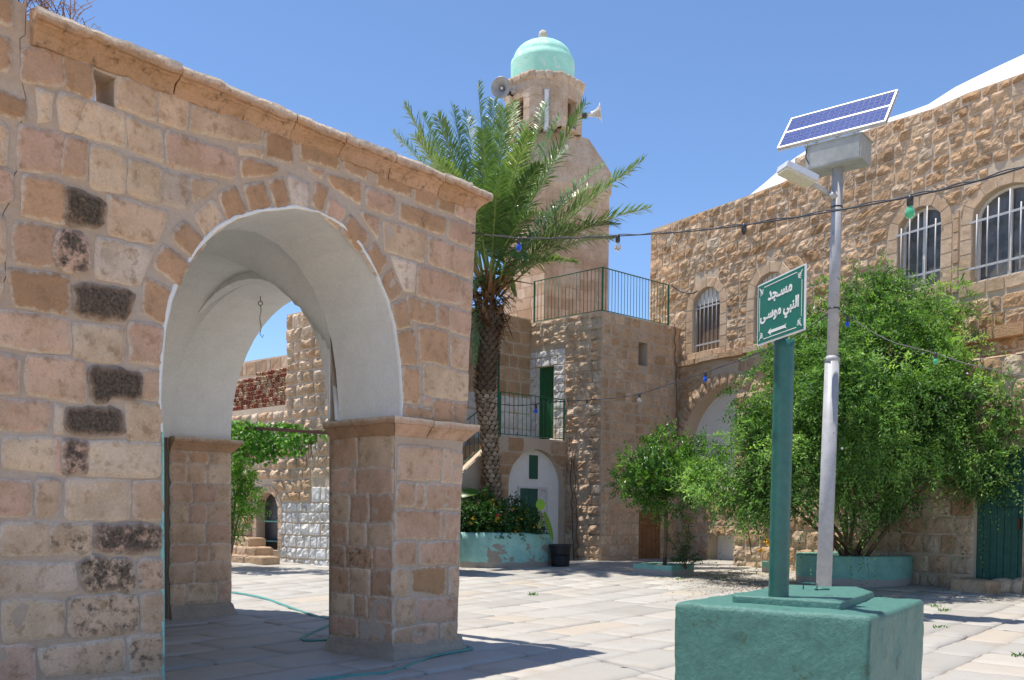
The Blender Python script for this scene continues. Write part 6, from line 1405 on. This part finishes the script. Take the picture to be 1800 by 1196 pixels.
# upper cable: porch corner -> right, coming towards the camera
cable('upper_cable', [(826, 410, 10.75), (912, 419, 9.7), (1000, 419, 8.9), (1088, 415, 8.3), (1200, 408, 7.6), (1308, 396, 7.0), (1450, 374, 6.2), (1600, 346, 5.6), (1720, 318, 5.1), (1860, 275, 4.7)], .0055, 'black festoon cable strung from the porch corner across the courtyard in front of the lamp')
bulb(912, 419, 9.7, M_BBLUE, 'blue bulb hanging in front of the palm crown', 1.0)
bulb(1086, 415, 8.3, M_BCLEAR, 'clear bulb hanging against the sky right of the minaret', 1.0)
bulb(1600, 347, 5.6, M_BGREEN, 'green bulb hanging in front of the smaller window right of the lamp', .95)
bulb(1308, 396, 7.0, M_BLACK, 'empty black socket hanging in front of the upper wall of the right building', 1.0, empty=True)
cable('lower_cable', [(838, 702, 24.2), (880, 711, 23.6), (920, 713, 23.2), (975, 707, 22.6), (1030, 704, 22.0), (1080, 700, 21.0), (1124, 693, 20.3), (1180, 675, 19.3), (1240, 655, 18.4), (1330, 622, 17.0), (1400, 590, 15.8), (1468, 543, 14.42)], .008, 'thin festoon cable running from the palm across the terrace block to the lamp post')
cable('right_cable', [(1474, 543, 14.4), (1490, 556, 14.2), (1560, 598, 13.6), (1645, 622, 13.0), (1700, 640, 12.6), (1830, 668, 11.8)], .005, 'thin festoon cable hanging before the bush from the lamp post to the right')
bulb(942, 712, 22.9, M_BBLUE, 'small blue bulb hanging in front of the bright green balcony door', 1.6)
bulb(1032, 704, 21.9, M_BCLEAR, 'small clear bulb near the shaded corner of the terrace block', 1.3)
bulb(1124, 692, 20.3, M_BCLEAR, 'small clear bulb hanging under the slit window', 1.5)
bulb(1240, 654, 18.4, M_BBLUE, 'blue bulb hanging below the leftmost barred window', 1.5)
bulb(1490, 558, 14.1, M_BBLUE, 'blue bulb in front of the top of the bush just right of the lamp post', 1.1)
bulb(1645, 622, 13.0, M_BGREEN, 'green bulb lost in the bush under the right cable', 1.1)
cable('wall_cable', [(1180, 502, 28.3), (1195, 512, 28.2), (1215, 516, 27.9), (1226, 512, 27.7)], .02, 'pale green cable looping from the terrace railing to the leftmost window')

# ------------------------------------------------------------------ bin, hose, rocks, hook
bb = GG(985, 996); bn = thing('rubbish_bin', bb, 'black plastic bin speckled with white paint beside the round planter', 'bin')
hb_ = Wd(985, 957, bb.y).z-bb.z; a = Acc(); a.lathe(bb, [(.001, 0), (.225, 0), (.235, .05), (.27, hb_-.06), (.275, hb_-.03)], 28, cap=False); a.build('body', paint_mat('speckled_black', (.015, .016, .02), (.03, .03, .035), .45, nscale=6, peel=(.6, .62, .65), peelamt=.27, peelscale=26), bn)
a = Acc(); a.lathe(bb, [(.27, hb_-.05), (.31, hb_-.045), (.315, hb_-.015), (.30, hb_), (.262, hb_), (.255, hb_-.3), (.001, hb_-.32)], 28, cap=False); a.build('rim', M_BLACK, bn)
def gp(px, py, z=.02): p = GG(px, py); return Vector((p.x, p.y, p.z+z))
for k_ in range(1):
    K = [gp(330, 1035), gp(380, 1040), gp(430, 1046), gp(470, 1055), gp(520, 1073), gp(560, 1086), gp(590, 1096), PP(.25, 1.9, .02), PP(.9, 1.55, .02), PP(1.22, 1.1, .02), PP(1.25, .3, .02), PP(1.17, -.06, .02), PP(.95, -.16, .02), PP(.4, -.2, .02), gp(690, 1184), gp(640, 1190), gp(560, 1200), gp(480, 1215)]
    a = Acc()
    for off_ in (0, 1):
        pts = []
        for i in range(len(K)-1):
            for j in range(8):
                t = j/8; p0, p1, p2, p3 = K[max(0, i-1)], K[i], K[i+1], K[min(len(K)-1, i+2)]; q = .5*((2*p1)+(p2-p0)*t+(2*p0-5*p1+4*p2-p3)*t*t+(3*p1-p0-3*p2+p3)*t**3)
                tg = (p2-p1).normalized(); sd = Vector((tg.y, -tg.x, 0)); pts.append(q+sd*off_*(.04+.02*math.sin(i*.8+off_)))
        a.tube(pts, .0125, 8)
    a.build('garden_hose', M_HOSE, label='turquoise double garden hose lying round the porch pier', cat='hose', loc=tuple(K[0]))
def rock(px, py, w_, h_, label, seed, dd=0, name='rock', mat=None):
    c = GG(px, py); c.y -= 0; a = Acc(); n = 14; m = 20; vs = []
    for i in range(n+1):
        th = math.pi*i/n
        for j in range(m): ph = 2*math.pi*j/m; vs.append((w_/2*math.sin(th)*math.cos(ph), w_*.35*math.sin(th)*math.sin(ph), h_*.5*math.cos(th)))
    V = np.array(vs); V = V*(1+.35*fbm(V*2.2+seed*3, 3, seed)[:, None]); V = np.sign(V)*np.abs(V)**.88; V += np.array([c.x, c.y+w_*.3, c.z+h_*.4])
    a.add(V, [[i*m+j, (i+1)*m+j, (i+1)*m+(j+1) % m, i*m+(j+1) % m] for i in range(n) for j in range(m)], 0, (.8, .6, .1, 0), True); a.build(name, mat or M_FAR, label=label, cat='rock', loc=(c.x, c.y, c.z))
rock(1769, 1044, .52, .30, 'round tan rock lying under the dark green door', 4); rock(1808, 1046, .45, .32, 'tan rock at the right end of the door sill', 5)
ts = GG(1718, 1044); a = Acc(); f_ = Frame((ts.x, ts.y+.2, ts.z), LW.U, (0, 0, 1), LW.N); rough_block(a, Frame(f_.O, LW.U, -LW.N, (0, 0, 1)), [(-.42, -.1), (.40, -.1), (.40, .35), (-.42, .35)], -.03, .27, .05, .05, .05, 8); a.build('threshold_stone', M_FAR, label='long rough threshold stone below the left of the dark green door', cat='stone', loc=tuple(ts))
hk = Wd(482, 492, 11.6); u_ = thing('ceiling_hook', hk, 'twisted wire hanging from a hook in the porch arch ceiling', 'hook')
sf_pt = SF.pt(LS*.60, 4.5, -.45)
a = Acc(); R = [Vector((sf_pt.x, sf_pt.y, 4.60)), Vector((sf_pt.x, sf_pt.y, 4.42))]; 
for i in range(11): t_ = i/10*2*math.pi; R.append(Vector((sf_pt.x+.03*math.sin(t_), sf_pt.y, 4.39+.03*math.cos(t_))))
a.tube(R, .006, 5)
w2 = [Vector((sf_pt.x+.01*math.sin(i*1.3), sf_pt.y, 4.36-.048*i)) for i in range(9)]+[Vector((sf_pt.x+.03, sf_pt.y, 3.93)), Vector((sf_pt.x+.04, sf_pt.y, 3.97))]
a.tube(w2, .005, 5); a.build('wire', M_RUST, u_)
